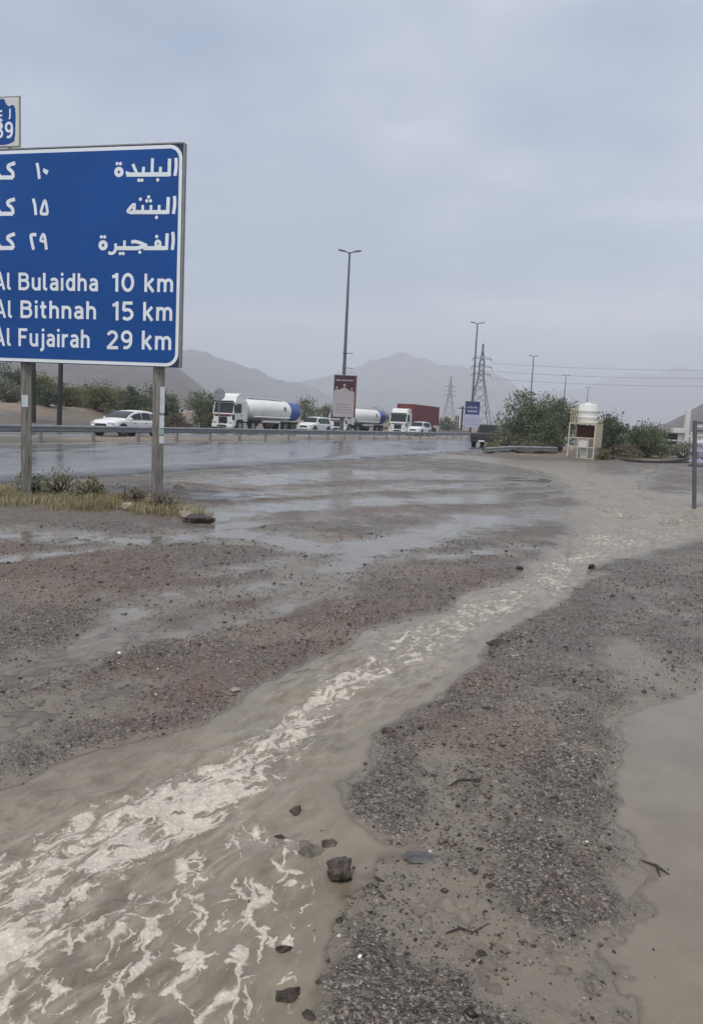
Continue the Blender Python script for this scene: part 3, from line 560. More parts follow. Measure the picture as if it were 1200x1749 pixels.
# ------------------------------------------------------------------ roads
def asphalt_mat():
    t = NT('wet_asphalt'); p = t.pos()
    n = t.noise(p, 0.35, 5, 0.6); n2 = t.noise(p, 45, 4, 0.7); n3 = t.noise(t.scaled(p, (0.9, 0.12, 1), rot=(0, 0, R(-23))), 1.0, 4, 0.55)
    c = t.mix(t.rng(n2, 0.3, 0.7), (0.085, 0.083, 0.081), (0.135, 0.13, 0.126)); c = t.mix(t.rng(n3, 0.45, 0.7, 0, 0.6), c, (0.18, 0.165, 0.145))
    r = t.rng(t.math('ADD', t.math('MULTIPLY', n, 0.5), t.math('MULTIPLY', n3, 0.5)), 0.35, 0.65, 0.10, 0.30)
    return t.done(c, r, 0, t.bump(n2, 0.10, 0.006))
ASPH = asphalt_mat()
ys = np.concatenate([np.arange(-6, 70, 0.4), np.arange(70, 200, 2.5), np.arange(200, 1500, 25)])
def strip(name, c0, c1, z0, z1, label, jit0=0.0, jit1=0.0, skirt=0.07, mat=ASPH, crown=0.03, yy=ys, kind='structure'):
    V = []; n = 9
    j0 = jit0*fbm(yy/1.1, yy*0, 4, 151); j1 = jit1*(fbm(yy/1.3, yy*0+3, 4, 157) + 0.5*fbm(yy/0.3, yy*0+8, 2, 163))
    cols = []
    for k in range(n):
        f = k/(n-1); c = (c0+j0)*(1-f) + (c1+j1)*f; z = z0*(1-f) + z1*f + crown*4*f*(1-f)
        cols.append(np.stack([c + SL*yy, yy, np.full(len(yy), z)], 1))
    a = cols[0].copy(); a[:, 2] -= skirt; a[:, 0] -= 0.05; b = cols[-1].copy(); b[:, 2] -= skirt; b[:, 0] += 0.05
    cols = [a] + cols + [b]
    V = np.stack(cols, 1).reshape(-1, 3); m = len(cols); idx = np.arange(len(yy)*m).reshape(len(yy), m)
    F = np.stack([idx[:-1, :-1].ravel(), idx[:-1, 1:].ravel(), idx[1:, 1:].ravel(), idx[1:, :-1].ravel()], 1)
    o = np_mesh(name, V, F, mat); return tag(o, label, kind=kind)
strip('road', RAIL_C+0.55, EDGE_C, 0.035, 0.045, 'wet near carriageway beside the gravel lot', jit1=0.28)
strip('far_road', FAR1_C, FAR0_C, 0.05, 0.05, 'wet far carriageway carrying the oncoming traffic', crown=0.02)
M['line_paint'] = plain('line_paint', (0.62, 0.58, 0.46), 0.5, var=0.35, scale=3, dirt=(0.1, 0.1, 0.1), dirt_amt=0.5)
def line(name, c, w, z, y0, y1, label):
    yy = np.arange(y0, y1, 2.0)
    V = np.concatenate([np.stack([c + SL*yy - w/2, yy, np.full(len(yy), z)], 1), np.stack([c + SL*yy + w/2, yy, np.full(len(yy), z)], 1)]); n = len(yy)
    F = np.stack([np.arange(n-1), np.arange(n-1)+n, np.arange(1, n)+n, np.arange(1, n)], 1)
    return tag(np_mesh(name, V, F, M['line_paint']), label, kind='structure')
line('road_marking', RAIL_C+1.5, 0.2, 0.051, 10, 400, 'pale painted edge line along the guardrail side of the road')
line('road_marking', FAR0_C-0.9, 0.16, 0.062, 10, 400, 'pale painted edge line of the far carriageway')

# ------------------------------------------------------------------ hills and mountains: ridged masses at their own distance
def ridge_mat(name, a, b):
    t = NT(name); p = t.pos(); n = t.noise(p, 0.012, 8, 0.65); n2 = t.noise(p, 0.09, 5, 0.6)
    c = t.mix(t.rng(n, 0.35, 0.65), a, b); c = t.mix(t.rng(n2, 0.5, 0.7, 0, 0.4), c, tuple(x*1.5 for x in b))
    return t.done(c, 0.95, 0, t.bump(n, 1.0, 30))
RM = ridge_mat('brown_rock', (0.085, 0.068, 0.058), (0.135, 0.11, 0.095))
RM2 = ridge_mat('grey_rock', (0.10, 0.095, 0.09), (0.155, 0.145, 0.135))
def mountain(name, label, prof, D, depth, seed, mat, na=320, nr_=60, rough=0.16):
    """prof: (azimuth deg, elevation deg) of the crest seen from the lot; built as a heightfield that falls off to both sides"""
    pa, pe = zip(*prof); az = np.linspace(pa[0], pa[-1], na); H = D*np.tan(np.radians(np.interp(az, pa, pe)*0.94))
    H = H*(1 + 0.03*fbm(az*1.3 + seed, az*0, 5, seed, 0.6)) + D*0.0011*fbm(az*3.1 + seed, az*0 + 2, 4, seed+3, 0.6)
    V = []
    for i in range(nr_):
        f = i/(nr_-1)*2-1; rr_ = D + depth*f
        x = rr_*np.sin(np.radians(az)); y = rr_*np.cos(np.radians(az))
        s = np.clip(1-abs(f), 0, 1)**0.9
        rid = 1-np.abs(fbm(x/(depth*0.42), y/(depth*0.42), 5, seed, 0.55))*1.7
        h = H*s*(1 + rough*4.2*(rid-0.62)*(1-s*0.8)) + H*0.10*fbm(x/(depth*0.13), y/(depth*0.13), 3, seed+5)*s
        V.append(np.stack([x, y, h - 3*(1-s)], 1))
    V = np.concatenate(V); idx = np.arange(nr_*na).reshape(nr_, na)
    F = np.stack([idx[:-1, :-1].ravel(), idx[:-1, 1:].ravel(), idx[1:, 1:].ravel(), idx[1:, :-1].ravel()], 1)
    o = np_mesh(name, V, F, mat, smooth=True); return tag(o, label, kind='structure')
mountain('hill', 'bare brown hill rising behind the road sign', [(-37.49, 3.72), (-30.0, 5.05), (-24.89, 5.0), (-20.47, 4.8), (-16.57, 4.5), (-13.73, 3.8), (-12.05, 2.74), (-10.76, 1.63), (-8.19, 0.83), (-5.59, 0.1)], 1000, 420, 201, RM)
mountain('mountain', 'hazy grey mountain between the road sign and the lamp post', [(-22, 0.2), (-19.3, 2.29), (-16.56, 3.49), (-14.14, 4.14), (-12.4, 4.52), (-11.47, 4.5), (-9.56, 4.02), (-7.85, 3.61), (-6.12, 3.03), (-3.51, 2.57), (-0.39, 1.22), (1.5, 0.0)], 2300, 800, 211, RM2)
mountain('mountain', 'broad hazy mountain behind the billboard and the trucks', [(-12, 0.1), (-9.91, 1.17), (-7.38, 2.37), (-5.9, 3.0), (-2.24, 3.53), (-0.52, 3.92), (1.18, 4.63), (2.89, 5.01), (4.4, 4.94), (6.35, 4.64), (9.34, 4.54), (10.22, 4.03), (11.32, 3.23), (13.29, 1.84), (15.84, 0.7), (18, 0)], 3300, 1000, 221, RM2)
mountain('mountain', 'faint far mountain beyond the water tank', [(8.35, 0.2), (10.8, 1.73), (13.22, 2.76), (16.42, 3.41), (18.35, 4.0), (20.24, 4.45), (22.1, 4.65), (23.91, 4.79), (27.4, 4.95), (32.32, 4.33), (37, 3)], 4900, 1100, 231, RM2)
mountain('hill', 'dark bare hill low behind the white frame at the lot edge', [(18.4, 0.0), (19.07, 0.15), (20.58, 0.59), (22.05, 1.07), (23.1, 1.79), (24.14, 2.42), (26.19, 3.3), (29.18, 3.93), (33.87, 3.99), (38, 3)], 760, 300, 241, RM)

# the damp air
_hb = MB().box(0, 3120, 217, 12800, 6360, 446)
_hm = bpy.data.materials.new('haze_air'); _hm.use_nodes = True; _ht = _hm.node_tree; _ht.nodes.clear()
_ho = _ht.nodes.new('ShaderNodeOutputMaterial'); _hv = _ht.nodes.new('ShaderNodeVolumePrincipled')
_hv.inputs['Color'].default_value = (0.89, 0.94, 1.0, 1); _hv.inputs['Density'].default_value = 0.00052; _hv.inputs['Anisotropy'].default_value = 0.1
_ht.links.new(_hv.outputs[0], _ho.inputs['Volume'])
haze = _hb.build('haze', _hm); tag(haze, 'pale damp haze over the whole valley', kind='stuff')

def gz(x, y, detail=False):
    return float(ground_h(np.array([[x, y]], float), detail)[0][0])

# ------------------------------------------------------------------ loose gravel: chips proud of the sheet (too many to count)
def gravel():
    N = 120000
    a = R(1)*rng.uniform(-33, 36, N); r = 1.7*np.exp(rng.uniform(0, 1, N)**0.9*math.log(11.0/1.7))
    P = np.stack([r*np.sin(a), r*np.cos(a)], 1); h, m = ground_h(P)
    clump = fbm(P[:, 0]/0.4, P[:, 1]/0.4, 4, 301)
    keep = (h > -0.009) & (m['lot'] > 0.5) & (rng.uniform(-0.55, 0.6, N) < clump + smooth(0.005, 0.03, h)*0.3) & (m['mound'] < 0.4)
    P, h = P[keep], h[keep]; n = len(P); r = np.hypot(P[:, 0], P[:, 1])
    size = np.clip(rng.lognormal(math.log(0.0028), 0.55, n), 0.0018, 0.024)*np.clip(0.75+r/9, 0.8, 1.7)
    base = np.array([[1, 0, 0], [-1, 0, 0], [0, 1, 0], [0, -1, 0], [0, 0, 1], [0, 0, -1]], float)
    V = base[None]*rng.uniform(0.6, 1.25, (n, 6, 1)) + rng.uniform(-0.35, 0.35, (n, 6, 3))
    V[:, :, 2] *= 0.6
    V = V*size[:, None, None]; V[:, :, 0] += P[:, 0, None]; V[:, :, 1] += P[:, 1, None]; V[:, :, 2] += (h + size*0.22)[:, None]
    tri = np.array([[0, 2, 4], [2, 1, 4], [1, 3, 4], [3, 0, 4], [2, 0, 5], [1, 2, 5], [3, 1, 5], [0, 3, 5]])
    F = (tri[None] + (np.arange(n)*6)[:, None, None]).reshape(-1, 3)
    t = NT('gravel_chips'); g = t.new('ShaderNodeNewGeometry')
    c = t.ramp(g.outputs['Random Per Island'], [(0.0, (0.02, 0.017, 0.015)), (0.35, (0.055, 0.046, 0.039)), (0.6, (0.105, 0.087, 0.073)), (0.8, (0.14, 0.094, 0.066)), (0.95, (0.23, 0.20, 0.172)), (1.0, (0.55, 0.52, 0.48))])
    o = np_mesh('gravel', V.reshape(-1, 3), F, t.done(c, 0.42))
    tag(o, 'loose dark gravel chips scattered over the lot', 'gravel', kind='stuff')
gravel()

# ------------------------------------------------------------------ rocks and drift standing out of the mud
def rock(name, label, cat, x, y, sx, sy, sz, mat, seed, sink=0.25, rz=0.0, flat=1.0, group=None, z=None, sub=4, amp=0.6):
    bm = bmesh.new(); bmesh.ops.create_icosphere(bm, subdivisions=sub, radius=1.0)
    rs = np.random.default_rng(seed); planes = rs.normal(size=(14, 3)); planes /= np.linalg.norm(planes, axis=1)[:, None]; offs = rs.uniform(0.5, 0.88, 14)
    for v in bm.verts:
        p = np.array(v.co)
        for q, of in zip(planes, offs):
            e = p@q - of
            if e > 0: p = p - q*e*0.92
        k = 1 + amp*0.42*float(fbm(np.array([p[0]*2.6+seed]), np.array([p[1]*2.6+p[2]*2.1]), 5, seed, 0.6)[0])
        v.co = Vector(p*k)
    for v in bm.verts: v.co = (v.co.x*sx, v.co.y*sy, v.co.z*sz*flat)
    me = bpy.data.meshes.new(name); bm.to_mesh(me); bm.free(); me.materials.append(mat)
    me.polygons.foreach_set('use_smooth', [True]*len(me.polygons)); me.set_sharp_from_angle(angle=R(28))
    o = link_mesh(name, me); o.location = (x, y, (gz(x, y) if z is None else z) + sz*(1-2*sink)); o.rotation_euler = (0, 0, rz)
    return tag(o, label, cat, group)
rock('rock', 'big dark wet angular rock in the shallow edge of the stream', 'rock', 0.018, 2.515, 0.062, 0.05, 0.062, M['rock_wet'], 3, 0.22, 0.4, z=-0.012)
rock('rock', 'flat muddy stone upstream of the big dark rock', 'rock', -0.10, 2.665, 0.062, 0.075, 0.03, M['rock_mud'], 8, 0.45, 0.7, z=-0.012)
rock('rock', 'small brown stone touching the flat muddy stone', 'rock', -0.022, 2.72, 0.035, 0.03, 0.024, M['rock_wet'], 14, 0.35, 0.2, z=-0.012)
rock('rock', 'small stone with pale top farthest up the stream edge', 'rock', -0.17, 2.93, 0.04, 0.034, 0.033, M['rock_wet'], 21, 0.3, 1.1, z=-0.012)
rock('rock', 'thin dark sliver of stone beside the flat muddy stone', 'rock', -0.21, 2.75, 0.032, 0.012, 0.014, M['debris'], 27, 0.4, 0.1, z=-0.006)
rock('rock', 'flat blue grey slab lying on the gravel by the stream', 'rock', 0.33, 2.64, 0.075, 0.045, 0.014, M['rock_grey'], 33, 0.42, -0.3)
rock('mud_clod', 'crumbling dark mud clod low in the foaming water', 'mud clod', -0.11, 1.95, 0.042, 0.03, 0.022, M['debris'], 41, 0.35, 0.2, z=-0.008)
rock('mud_clod', 'black mud clod at the lower end of the stream edge', 'mud clod', -0.05, 1.885, 0.03, 0.02, 0.016, M['debris'], 47, 0.35, -0.5, z=-0.008)
rock('wood_chip', 'short black wood chip floating in the foam', 'wood chip', -0.14, 2.13, 0.03, 0.010, 0.011, M['debris'], 53, 0.3, 0.35, z=0.0)
rock('rock', 'dark grey stone on the lip of the stream bank', 'rock', 0.25, 3.77, 0.05, 0.025, 0.015, M['rock_wet'], 57, 0.3, 0.1)
rock('rock', 'flat black stone at the water edge midway up the stream', 'rock', 1.12, 5.46, 0.11, 0.05, 0.03, M['debris'], 61, 0.3, 0.3)
rock('rock', 'dark stone on the far side of the stream by the rapids', 'rock', 1.94, 8.53, 0.06, 0.05, 0.04, M['debris'], 63, 0.3, 0.3)
rock('rock', 'dark stone beside the bright rapids at the bank corner', 'rock', 2.86, 8.86, 0.07, 0.05, 0.04, M['debris'], 67, 0.3, 0.6)
rock('rock', 'large dark clod at the end of the grass mound', 'rock', -2.24, 11.05, 0.30, 0.16, 0.10, M['debris'], 71, 0.3, -0.1)
rock('rock', 'pale stone beside the large dark clod', 'rock', -2.5, 11.4, 0.13, 0.1, 0.1, M['rock_tan'], 73, 0.3, 0.4)
rock('rock', 'pale cream stone in the grass left of the near sign post', 'rock', -3.53, 11.92, 0.12, 0.09, 0.10, M['rock_tan'], 77, 0.25, 0.4)
rock('rock', 'orange tan stone on the reddish dirt past the sign', 'rock', -3.67, 15.95, 0.16, 0.12, 0.11, M['rock_tan'], 79, 0.3, 0.4)
rock('rock', 'small tan stone at the stream bank inside the bend', 'rock', -0.62, 4.23, 0.035, 0.03, 0.018, M['rock_tan'], 83, 0.3, 0.4)
def stick(name, label, cat, pts, rad, mat, seed=1):
    mb = MB(); mb.tube([(x, y, gz(x, y)+dz) for x, y, dz in pts], rad, 6); o = mb.build(name, mat, None, 50)
    c = sum((Vector(v.co) for v in o.data.vertices), Vector())/len(o.data.vertices)
    o.data.transform(Matrix.Translation(-c)); o.location = c
    return tag(o, label, cat)
stick('twig', 'dark broken twig lying on the gravel between stream and puddle', 'twig', [(0.49, 3.22, 0.008), (0.54, 3.25, 0.012), (0.60, 3.25, 0.006), (0.645, 3.27, 0.008)], [0.003, 0.005, 0.0045, 0.002], M['debris'])
_tw = MB(); _tw.tube([(0, 0, 0), (0.035, -0.05, 0.012), (0.07, -0.085, 0.0)], [0.0025, 0.006, 0.002], 6); _tw.tube([(0.035, -0.05, 0.012), (0.03, -0.1, 0.0)], [0.006, 0.003], 6)
_t = _tw.build('twig', M['debris'], None, 50); _t.location = (1.16, 2.71, 0.002); tag(_t, 'small forked twig standing in the muddy puddle', 'twig')
stick('twig', 'thin crooked twig on the mud near the lower gravel tongue', 'twig', [(0.36, 2.22, 0.006), (0.41, 2.25, 0.01), (0.45, 2.24, 0.006), (0.51, 2.29, 0.006)], [0.002, 0.004, 0.0035, 0.0015], M['debris'])
for i, (x, y, s, lb) in enumerate([(0.09, 2.08, 0.012, 'white pebble on the mud near the lower gravel tongue'), (0.88, 2.09, 0.009, 'small pale pebble at the lower edge of the mud by the puddle'), (-1.47, 4.82, 0.02, 'white pebble on grey wet gravel at the far bank'), (0.22, 2.77, 0.009, 'pale tan pebble at the tip of the gravel beside the slab'), (1.06, 4.1, 0.022, 'pale pebble on the gravel rise between stream and puddle')]):
    rock('pebble', lb, 'pebble', x, y, s*0.7, s*0.95, s*0.6, M['sign_white'] if i in (0, 2) else M['rock_tan'], 90+i, 0.2, 0.5*i, group='pale pebbles on the lot', sub=2)
# drift: dark bits of bark and clods strewn over the mud
_dr = []
for i in range(30):
    a = rng.uniform(-24, 27); rr_ = rng.uniform(2.0, 7.5); x, y = rr_*math.sin(R(a)), rr_*math.cos(R(a)); _dr.append((x, y))
def drift():
    V = []; F = []; P = np.array(_dr + [(0.9+rng.normal()*0.25, 2.6+rng.normal()*0.6) for _ in range(30)] + [(0.3+rng.normal()*0.25, 2.2+rng.normal()*0.25) for _ in range(60)] + [(-0.15+rng.normal()*0.25, 2.75+rng.normal()*0.35) for _ in range(16)])
    h, m = ground_h(P); n = 0
    for (x, y), hh, st in zip(P, h, m['st']):
        if st > 0.9 and rng.uniform() < 0.75: continue
        s = float(np.clip(rng.lognormal(math.log(0.0065), 0.5), 0.003, 0.02)); z = max(float(hh), 0.0)
        k = 7; a0 = rng.uniform(0, 6.28); el = rng.uniform(0.35, 0.9)
        ring = []
        for q in range(k):
            t = 2*math.pi*q/k; rr_ = s*rng.uniform(0.7, 1.25); u, v = rr_*math.cos(t), rr_*math.sin(t)*el
            ring.append((x + u*math.cos(a0)-v*math.sin(a0), y + u*math.sin(a0)+v*math.cos(a0), z-0.003))
        top = [((p[0]-x)*0.6+x, (p[1]-y)*0.6+y, z + s*rng.uniform(0.2, 0.6)) for p in ring]
        b = len(V); V += ring + top + [(x, y, z + s*0.55)]
        for q in range(k):
            w = (q+1) % k; F += [(b+q, b+w, b+k+w), (b+q, b+k+w, b+k+q), (b+k+q, b+k+w, b+2*k)]
    tag(np_mesh('drift_bits', np.array(V), np.array(F), M['debris']), 'small dark bits of bark and mud strewn over the wet ground', 'debris', kind='stuff')
drift()

# ------------------------------------------------------------------ direction sign
TH = R(13); SU = Vector((math.cos(TH), -math.sin(TH), 0)); SN = Vector((-math.sin(TH), -math.cos(TH), 0))   # along the board, out of its face
sign = empty('direction_sign', (SIGN_O[0], SIGN_O[1], 0)); tag(sign, 'big blue road sign with white Arabic and English distances on two grey posts', 'road sign')
def sp(x, z, t): return SU*x + SN*t + Vector((0, 0, SIGN_O[2]+z))       # local to the empty
SW, SH = 3.72, 3.376
def rrect(x0, z0, x1, z1, r, n=8):
    out = []
    for cx, cz, a0 in ((x1-r, z0+r, -90), (x1-r, z1-r, 0), (x0+r, z1-r, 90), (x0+r, z0+r, 180)):
        out += [(cx + r*math.cos(R(a0+90*k/n)), cz + r*math.sin(R(a0+90*k/n))) for k in range(n+1)]
    return out
X0, X1 = -SW+0.0, 0.0
MB().prism([(X0, 0), (X1, 0), (X1, SH), (X0, SH)], lambda x, y, t: sp(x, y, t), -0.03, 0.0).build('board', M['sign_navy'], sign)
MB().prism(rrect(X0+0.012, 0.012, X1-0.012, SH-0.012, 0.21), lambda x, y, t: sp(x, y, t), 0.0, 0.004).build('border', M['sign_white'], sign)
MB().prism(rrect(X0+0.066, 0.066, X1-0.066, SH-0.066, 0.16), lambda x, y, t: sp(x, y, t), 0.0, 0.008).build('face', M['sign_blue'], sign)
MB().prism([(X1+0.003, -0.005), (X1+0.028, -0.005), (X1+0.028, SH+0.005), (X1+0.003, SH+0.005)], lambda x, y, t: sp(x, y, t), -0.06, 0.006).build('edge_trim', M['sign_edge'], sign)
MB().prism([(X0, SH+0.003), (X1, SH+0.003), (X1, SH+0.022), (X0, SH+0.022)], lambda x, y, t: sp(x, y, t), -0.06, 0.006).build('edge_trim', M['sign_edge'], sign)
for zz in (0.45, 1.6, 2.85):
    MB().prism([(X0+0.1, zz), (X1-0.1, zz), (X1-0.1, zz+0.08), (X0+0.1, zz+0.08)], lambda x, y, t: sp(x, y, t), -0.075, -0.033).build('back_rail', M['steel'], sign)
# lettering: ribbons with rounded course, each stroke a hair proud of the last
def catmull(pts, closed=False, n=7):
    P = [Vector((p[0], p[1])) for p in pts]
    if len(P) < 3 and not closed: return P
    out = []; m = len(P); rng_ = range(m if closed else m-1)
    for i in rng_:
        p0 = P[(i-1) % m] if closed or i > 0 else P[0]*2-P[1]
        p1 = P[i]; p2 = P[(i+1) % m]; p3 = P[(i+2) % m] if closed or i+2 < m else P[-1]*2-P[-2]
        for k in range(n):
            t = k/n; out.append(0.5*((2*p1) + (p2-p0)*t + (2*p0-5*p1+4*p2-p3)*t*t + (3*p1-p0-3*p2+p3)*t*t*t))
    if not closed: out.append(P[-1])
    return out
class Ink:
    def __init__(s, top): s.mb = MB(); s.t = top; s.k = 0
    def lift(s): s.k += 1; return s.t + (s.k % 23)*0.00022
    def ribbon(s, P, w, closed=False):
        n = len(P); t1 = s.lift(); Lf, Rt = [], []
        for i in range(n):
            a = P[(i-1) % n] if closed or i > 0 else P[i]; b = P[(i+1) % n] if closed or i < n-1 else P[i]
            d1 = (P[i]-a); d2 = (b-P[i])
            d1 = d1.normalized() if d1.length > 1e-9 else d2.normalized(); d2 = d2.normalized() if d2.length > 1e-9 else d1
            t = d1+d2; t = t.normalized() if t.length > 1e-6 else d2
            nn = Vector((-t.y, t.x)); c = max(nn.dot(Vector((-d2.y, d2.x))), 0.45)
            Lf.append(P[i]+nn*w/2/c); Rt.append(P[i]-nn*w/2/c)
        rings = [[sp(l.x, l.y, 0.009), sp(r_.x, r_.y, 0.009), sp(r_.x, r_.y, t1), sp(l.x, l.y, t1)] for l, r_ in zip(Lf, Rt)]
        if closed: rings.append(rings[0])
        s.mb.quadstrip(rings, True, not closed)
    def disc(s, x, z, r, n=14):
        t1 = s.lift(); s.mb.prism([(x+r*math.cos(2*math.pi*k/n), z+r*math.sin(2*math.pi*k/n)) for k in range(n)], lambda a, b, t: sp(a, b, t), 0.009, t1)
    def build(s, name, parent): return s.mb.build(name, M['sign_white'], parent)
ink = None
for row in ARABIC:
    if isinstance(row, str):
        if ink: ink.build(nm_, sign)
        ink = Ink(0.011); nm_ = row; continue
    kd, w, pts = row
    if min(p[0] for p in pts) < X0+0.12: pts = [[max(p[0], X0+0.16), p[1]] for p in pts]
    if kd == 's': ink.ribbon(catmull(pts), w)
    elif kd == 'c': ink.ribbon(catmull(pts, True), w, True)
    elif kd == 'd': ink.disc(pts[0][0], pts[0][1], w)
    else: ink.mb.prism([tuple(p) for p in pts], lambda a, b, t: sp(a, b, t), 0.009, 0.012)
ink.build(nm_, sign)
def arc(cx, cy, rx, ry, a0, a1, n=10): return [(cx+rx*math.cos(R(a0+(a1-a0)*k/n)), cy+ry*math.sin(R(a0+(a1-a0)*k/n))) for k in range(n+1)]
W_ = 0.155; q = W_/2
def hump(x0, x1): cx = (x0+x1)/2; return [(x0+q, 0.40)] + arc(cx, 0.44, (x1-x0)/2-q, 0.73-q-0.44, 180, 0)[1:] + [(x1-q, 0)]
GL = {
 'A': (0.78, [[(0.07, 0), (0.37, 0.985), (0.41, 0.985), (0.71, 0)], [(0.18, 0.30), (0.60, 0.30)]]),
 'B': (0.66, [[(q, 0), (q, 1)], [(q, 1-q), (0.34, 1-q)] + arc(0.34, 0.74, 0.20, 1-q-0.74, 90, -90)[1:] + [(q, 0.56)], [(0.34, 0.56)] + arc(0.37, 0.318, 0.21, 0.242, 90, -90) + [(q, q)]]),
 'F': (0.56, [[(q, 0), (q, 1)], [(q, 1-q), (0.55, 1-q)], [(q, 0.52), (0.48, 0.52)]]),
 'l': (0.27, [[(q, 1.0), (q, 0.19)] + arc(q+0.11, 0.19, 0.11, 0.19-q, 180, 270)[1:] + [(q+0.17, q)]]),
 'i': (0.155, [[(q, 0.73), (q, 0)], 'dot']),
 'j': (0.25, [[(q+0.09, 0.73), (q+0.09, -0.06)] + arc(q-0.02, -0.06, 0.11, 0.12, 0, -90)[1:] + [(q-0.08, -0.18)], 'dotj']),
 'u': (0.53, [[(q, 0.73), (q, 0.26)] + arc(0.265, 0.26, 0.265-q, 0.26-q+0.01, 180, 360)[1:], [(0.53-q, 0.73), (0.53-q, 0)]]),
 'n': (0.53, [[(q, 0.73), (q, 0)], hump(0, 0.53)]),
 'h': (0.53, [[(q, 1.0), (q, 0)], hump(0, 0.53)]),
 'm': (0.84, [[(q, 0.73), (q, 0)], hump(0, 0.42+q), hump(0.42-q, 0.84)]),
 'r': (0.37, [[(q, 0.73), (q, 0)], [(q, 0.36)] + arc(0.30, 0.42, 0.30-q, 0.73-q-0.42, 180, 90)[1:] + [(0.37, 0.73-q)]]),
 't': (0.36, [[(q+0.07, 0.95), (q+0.07, 0.19)] + arc(q+0.18, 0.19, 0.11, 0.19-q, 180, 270)[1:] + [(q+0.25, q)], [(0.0, 0.73-q), (0.34, 0.73-q)]]),
 'k': (0.54, [[(q, 1.0), (q, 0)], [(0.47, 0.73), (0.12, 0.34)], [(0.20, 0.42), (0.48, 0.0)]]),
 'd': (0.55, [[(0.55-q, 1.0), (0.55-q, 0)], ('loop', arc(0.275, 0.365, 0.275-q, 0.365-q+0.01, 0, 330, 11))]),
 'a': (0.51, [[(0.06, 0.60)] + arc(0.24, 0.47, 0.19, 0.19, 125, 0) + [(0.51-q, 0)], [(0.51-q, 0.40), (0.27, 0.40)] + arc(0.24, 0.235, 0.165, 0.165, 95, 270)[1:] + [(0.30, q), (0.51-q, 0.20)]]),
 '1': (0.30, [[(0.30-q, 1.0), (0.30-q, 0)], [(0.0, 0.80), (0.14, 0.84), (0.22, 0.95)]]),
 '0': (0.62, [('loop', arc(0.31, 0.5, 0.31-q, 0.5-q, 0, 345, 23))]),
 '5': (0.60, [[(0.54, 1-q), (0.13, 1-q), (0.10, 0.52)], [(0.10, 0.52)] + arc(0.28, 0.325, 0.245, 0.25, 110, -140, 18)]),
 '2': (0.60, [arc(0.29, 0.70, 0.22, 0.225, 165, -30, 14) + [(0.36, 0.42), (0.10, 0.12)], [(0.02, q), (0.60, q)]]),
 '9': (0.60, [('loop', arc(0.30, 0.67, 0.30-q, 0.33-q, 0, 345, 19)), [(0.60-q, 0.66)] + arc(0.26, 0.42, 0.26, 0.345, 10, -115, 12)]),
 '8': (0.60, [('loop', arc(0.30, 0.74, 0.20, 0.18, 0, 345, 19)), ('loop', arc(0.30, 0.29, 0.225, 0.215, 0, 345, 19))]),
 'E': (0.54, [[(q, 0), (q, 1)], [(q, 1-q), (0.53, 1-q)], [(q, 0.52), (0.47, 0.52)], [(q, q), (0.53, q)]]),
}
def text(ik, s, p, q2, cap):
    x = 0; runs = []
    for ch in s: runs.append((ch, x)); x += GL[ch][0] + 0.135
    total = x - 0.135; ax = Vector((q2[0]-p[0], q2[1]-p[1])); sx = ax.length/total; tilt = ax.y/ax.length
    def tr(a, b): return Vector((p[0] + a*sx, p[1] + a*sx*tilt + b*cap))
    w = W_*(sx*0.45 + cap*0.55)
    one = ik
    for ch, x in runs:
        if one is None: ik = Ink(0.011)
        for st in GL[ch][1]:
            if st == 'dot': c = tr(x+q, 0.93); ik.disc(c.x, c.y, w*0.56)
            elif st == 'dotj': c = tr(x+q+0.09, 0.93); ik.disc(c.x, c.y, w*0.56)
            elif isinstance(st, tuple): ik.ribbon([tr(x+a, b) for a, b in st[1]], w, True)
            else: ik.ribbon([tr(x+a, b) for a, b in st], w)
        if one is None: ik.build('numeral' if ch.isdigit() else 'letter', sign)
for s, p, q2, cap in LATIN:
    if p[0] < X0+0.16: p = [X0+0.16, p[1]]
    text(None, s, p, q2, cap)
for i, (pu, lb) in enumerate(((POST_UV[0][0], None), (POST_UV[1][0], None))):
    b = SU*pu - SN*0.165; zg = gz(SIGN_O[0]+b.x, SIGN_O[1]+b.y)
    mb = MB(); rz = Matrix.Rotation(R(24), 3, 'Z')
    hgt = SIGN_O[2]+SH-0.1-zg+0.3
    mb.box(b.x, b.y, zg-0.3+hgt/2, 0.165, 0.165, hgt, rz, 0.02)
    po = mb.build('post', M['post_grey'], sign, 40)
    def on_post(off, z, w, h, mat, face):
        v = rz @ Vector(((off, -0.0845, 0) if face == 0 else (0.0845, off, 0)))
        MB().box(b.x+v.x, b.y+v.y, z, w if face == 0 else 0.003, 0.003 if face == 0 else w, h, rz).build('sticker', mat, po)
    if i == 0:
        on_post(0.045, 1.78, 0.075, 0.42, M['paper'], 0); on_post(0.045, 1.43, 0.075, 0.20, M['paper'], 0); on_post(0.04, 1.27, 0.08, 0.09, M['paper_green'], 0); on_post(0.045, 1.14, 0.075, 0.12, M['paper'], 0)
        on_post(-0.0, 1.75, 0.05, 0.3, M['paper'], 1)
    else:
        on_post(-0.02, 1.66, 0.10, 0.2, M['paper'], 0)
    for zz in (SIGN_O[2]+0.5, SIGN_O[2]+1.64, SIGN_O[2]+2.9):
        MB().box((SU*pu-SN*0.075).x, (SU*pu-SN*0.075).y, zz, 0.24, 0.06, 0.05, Matrix.Rotation(-TH, 3, 'Z')).build('clamp', M['steel'], po)
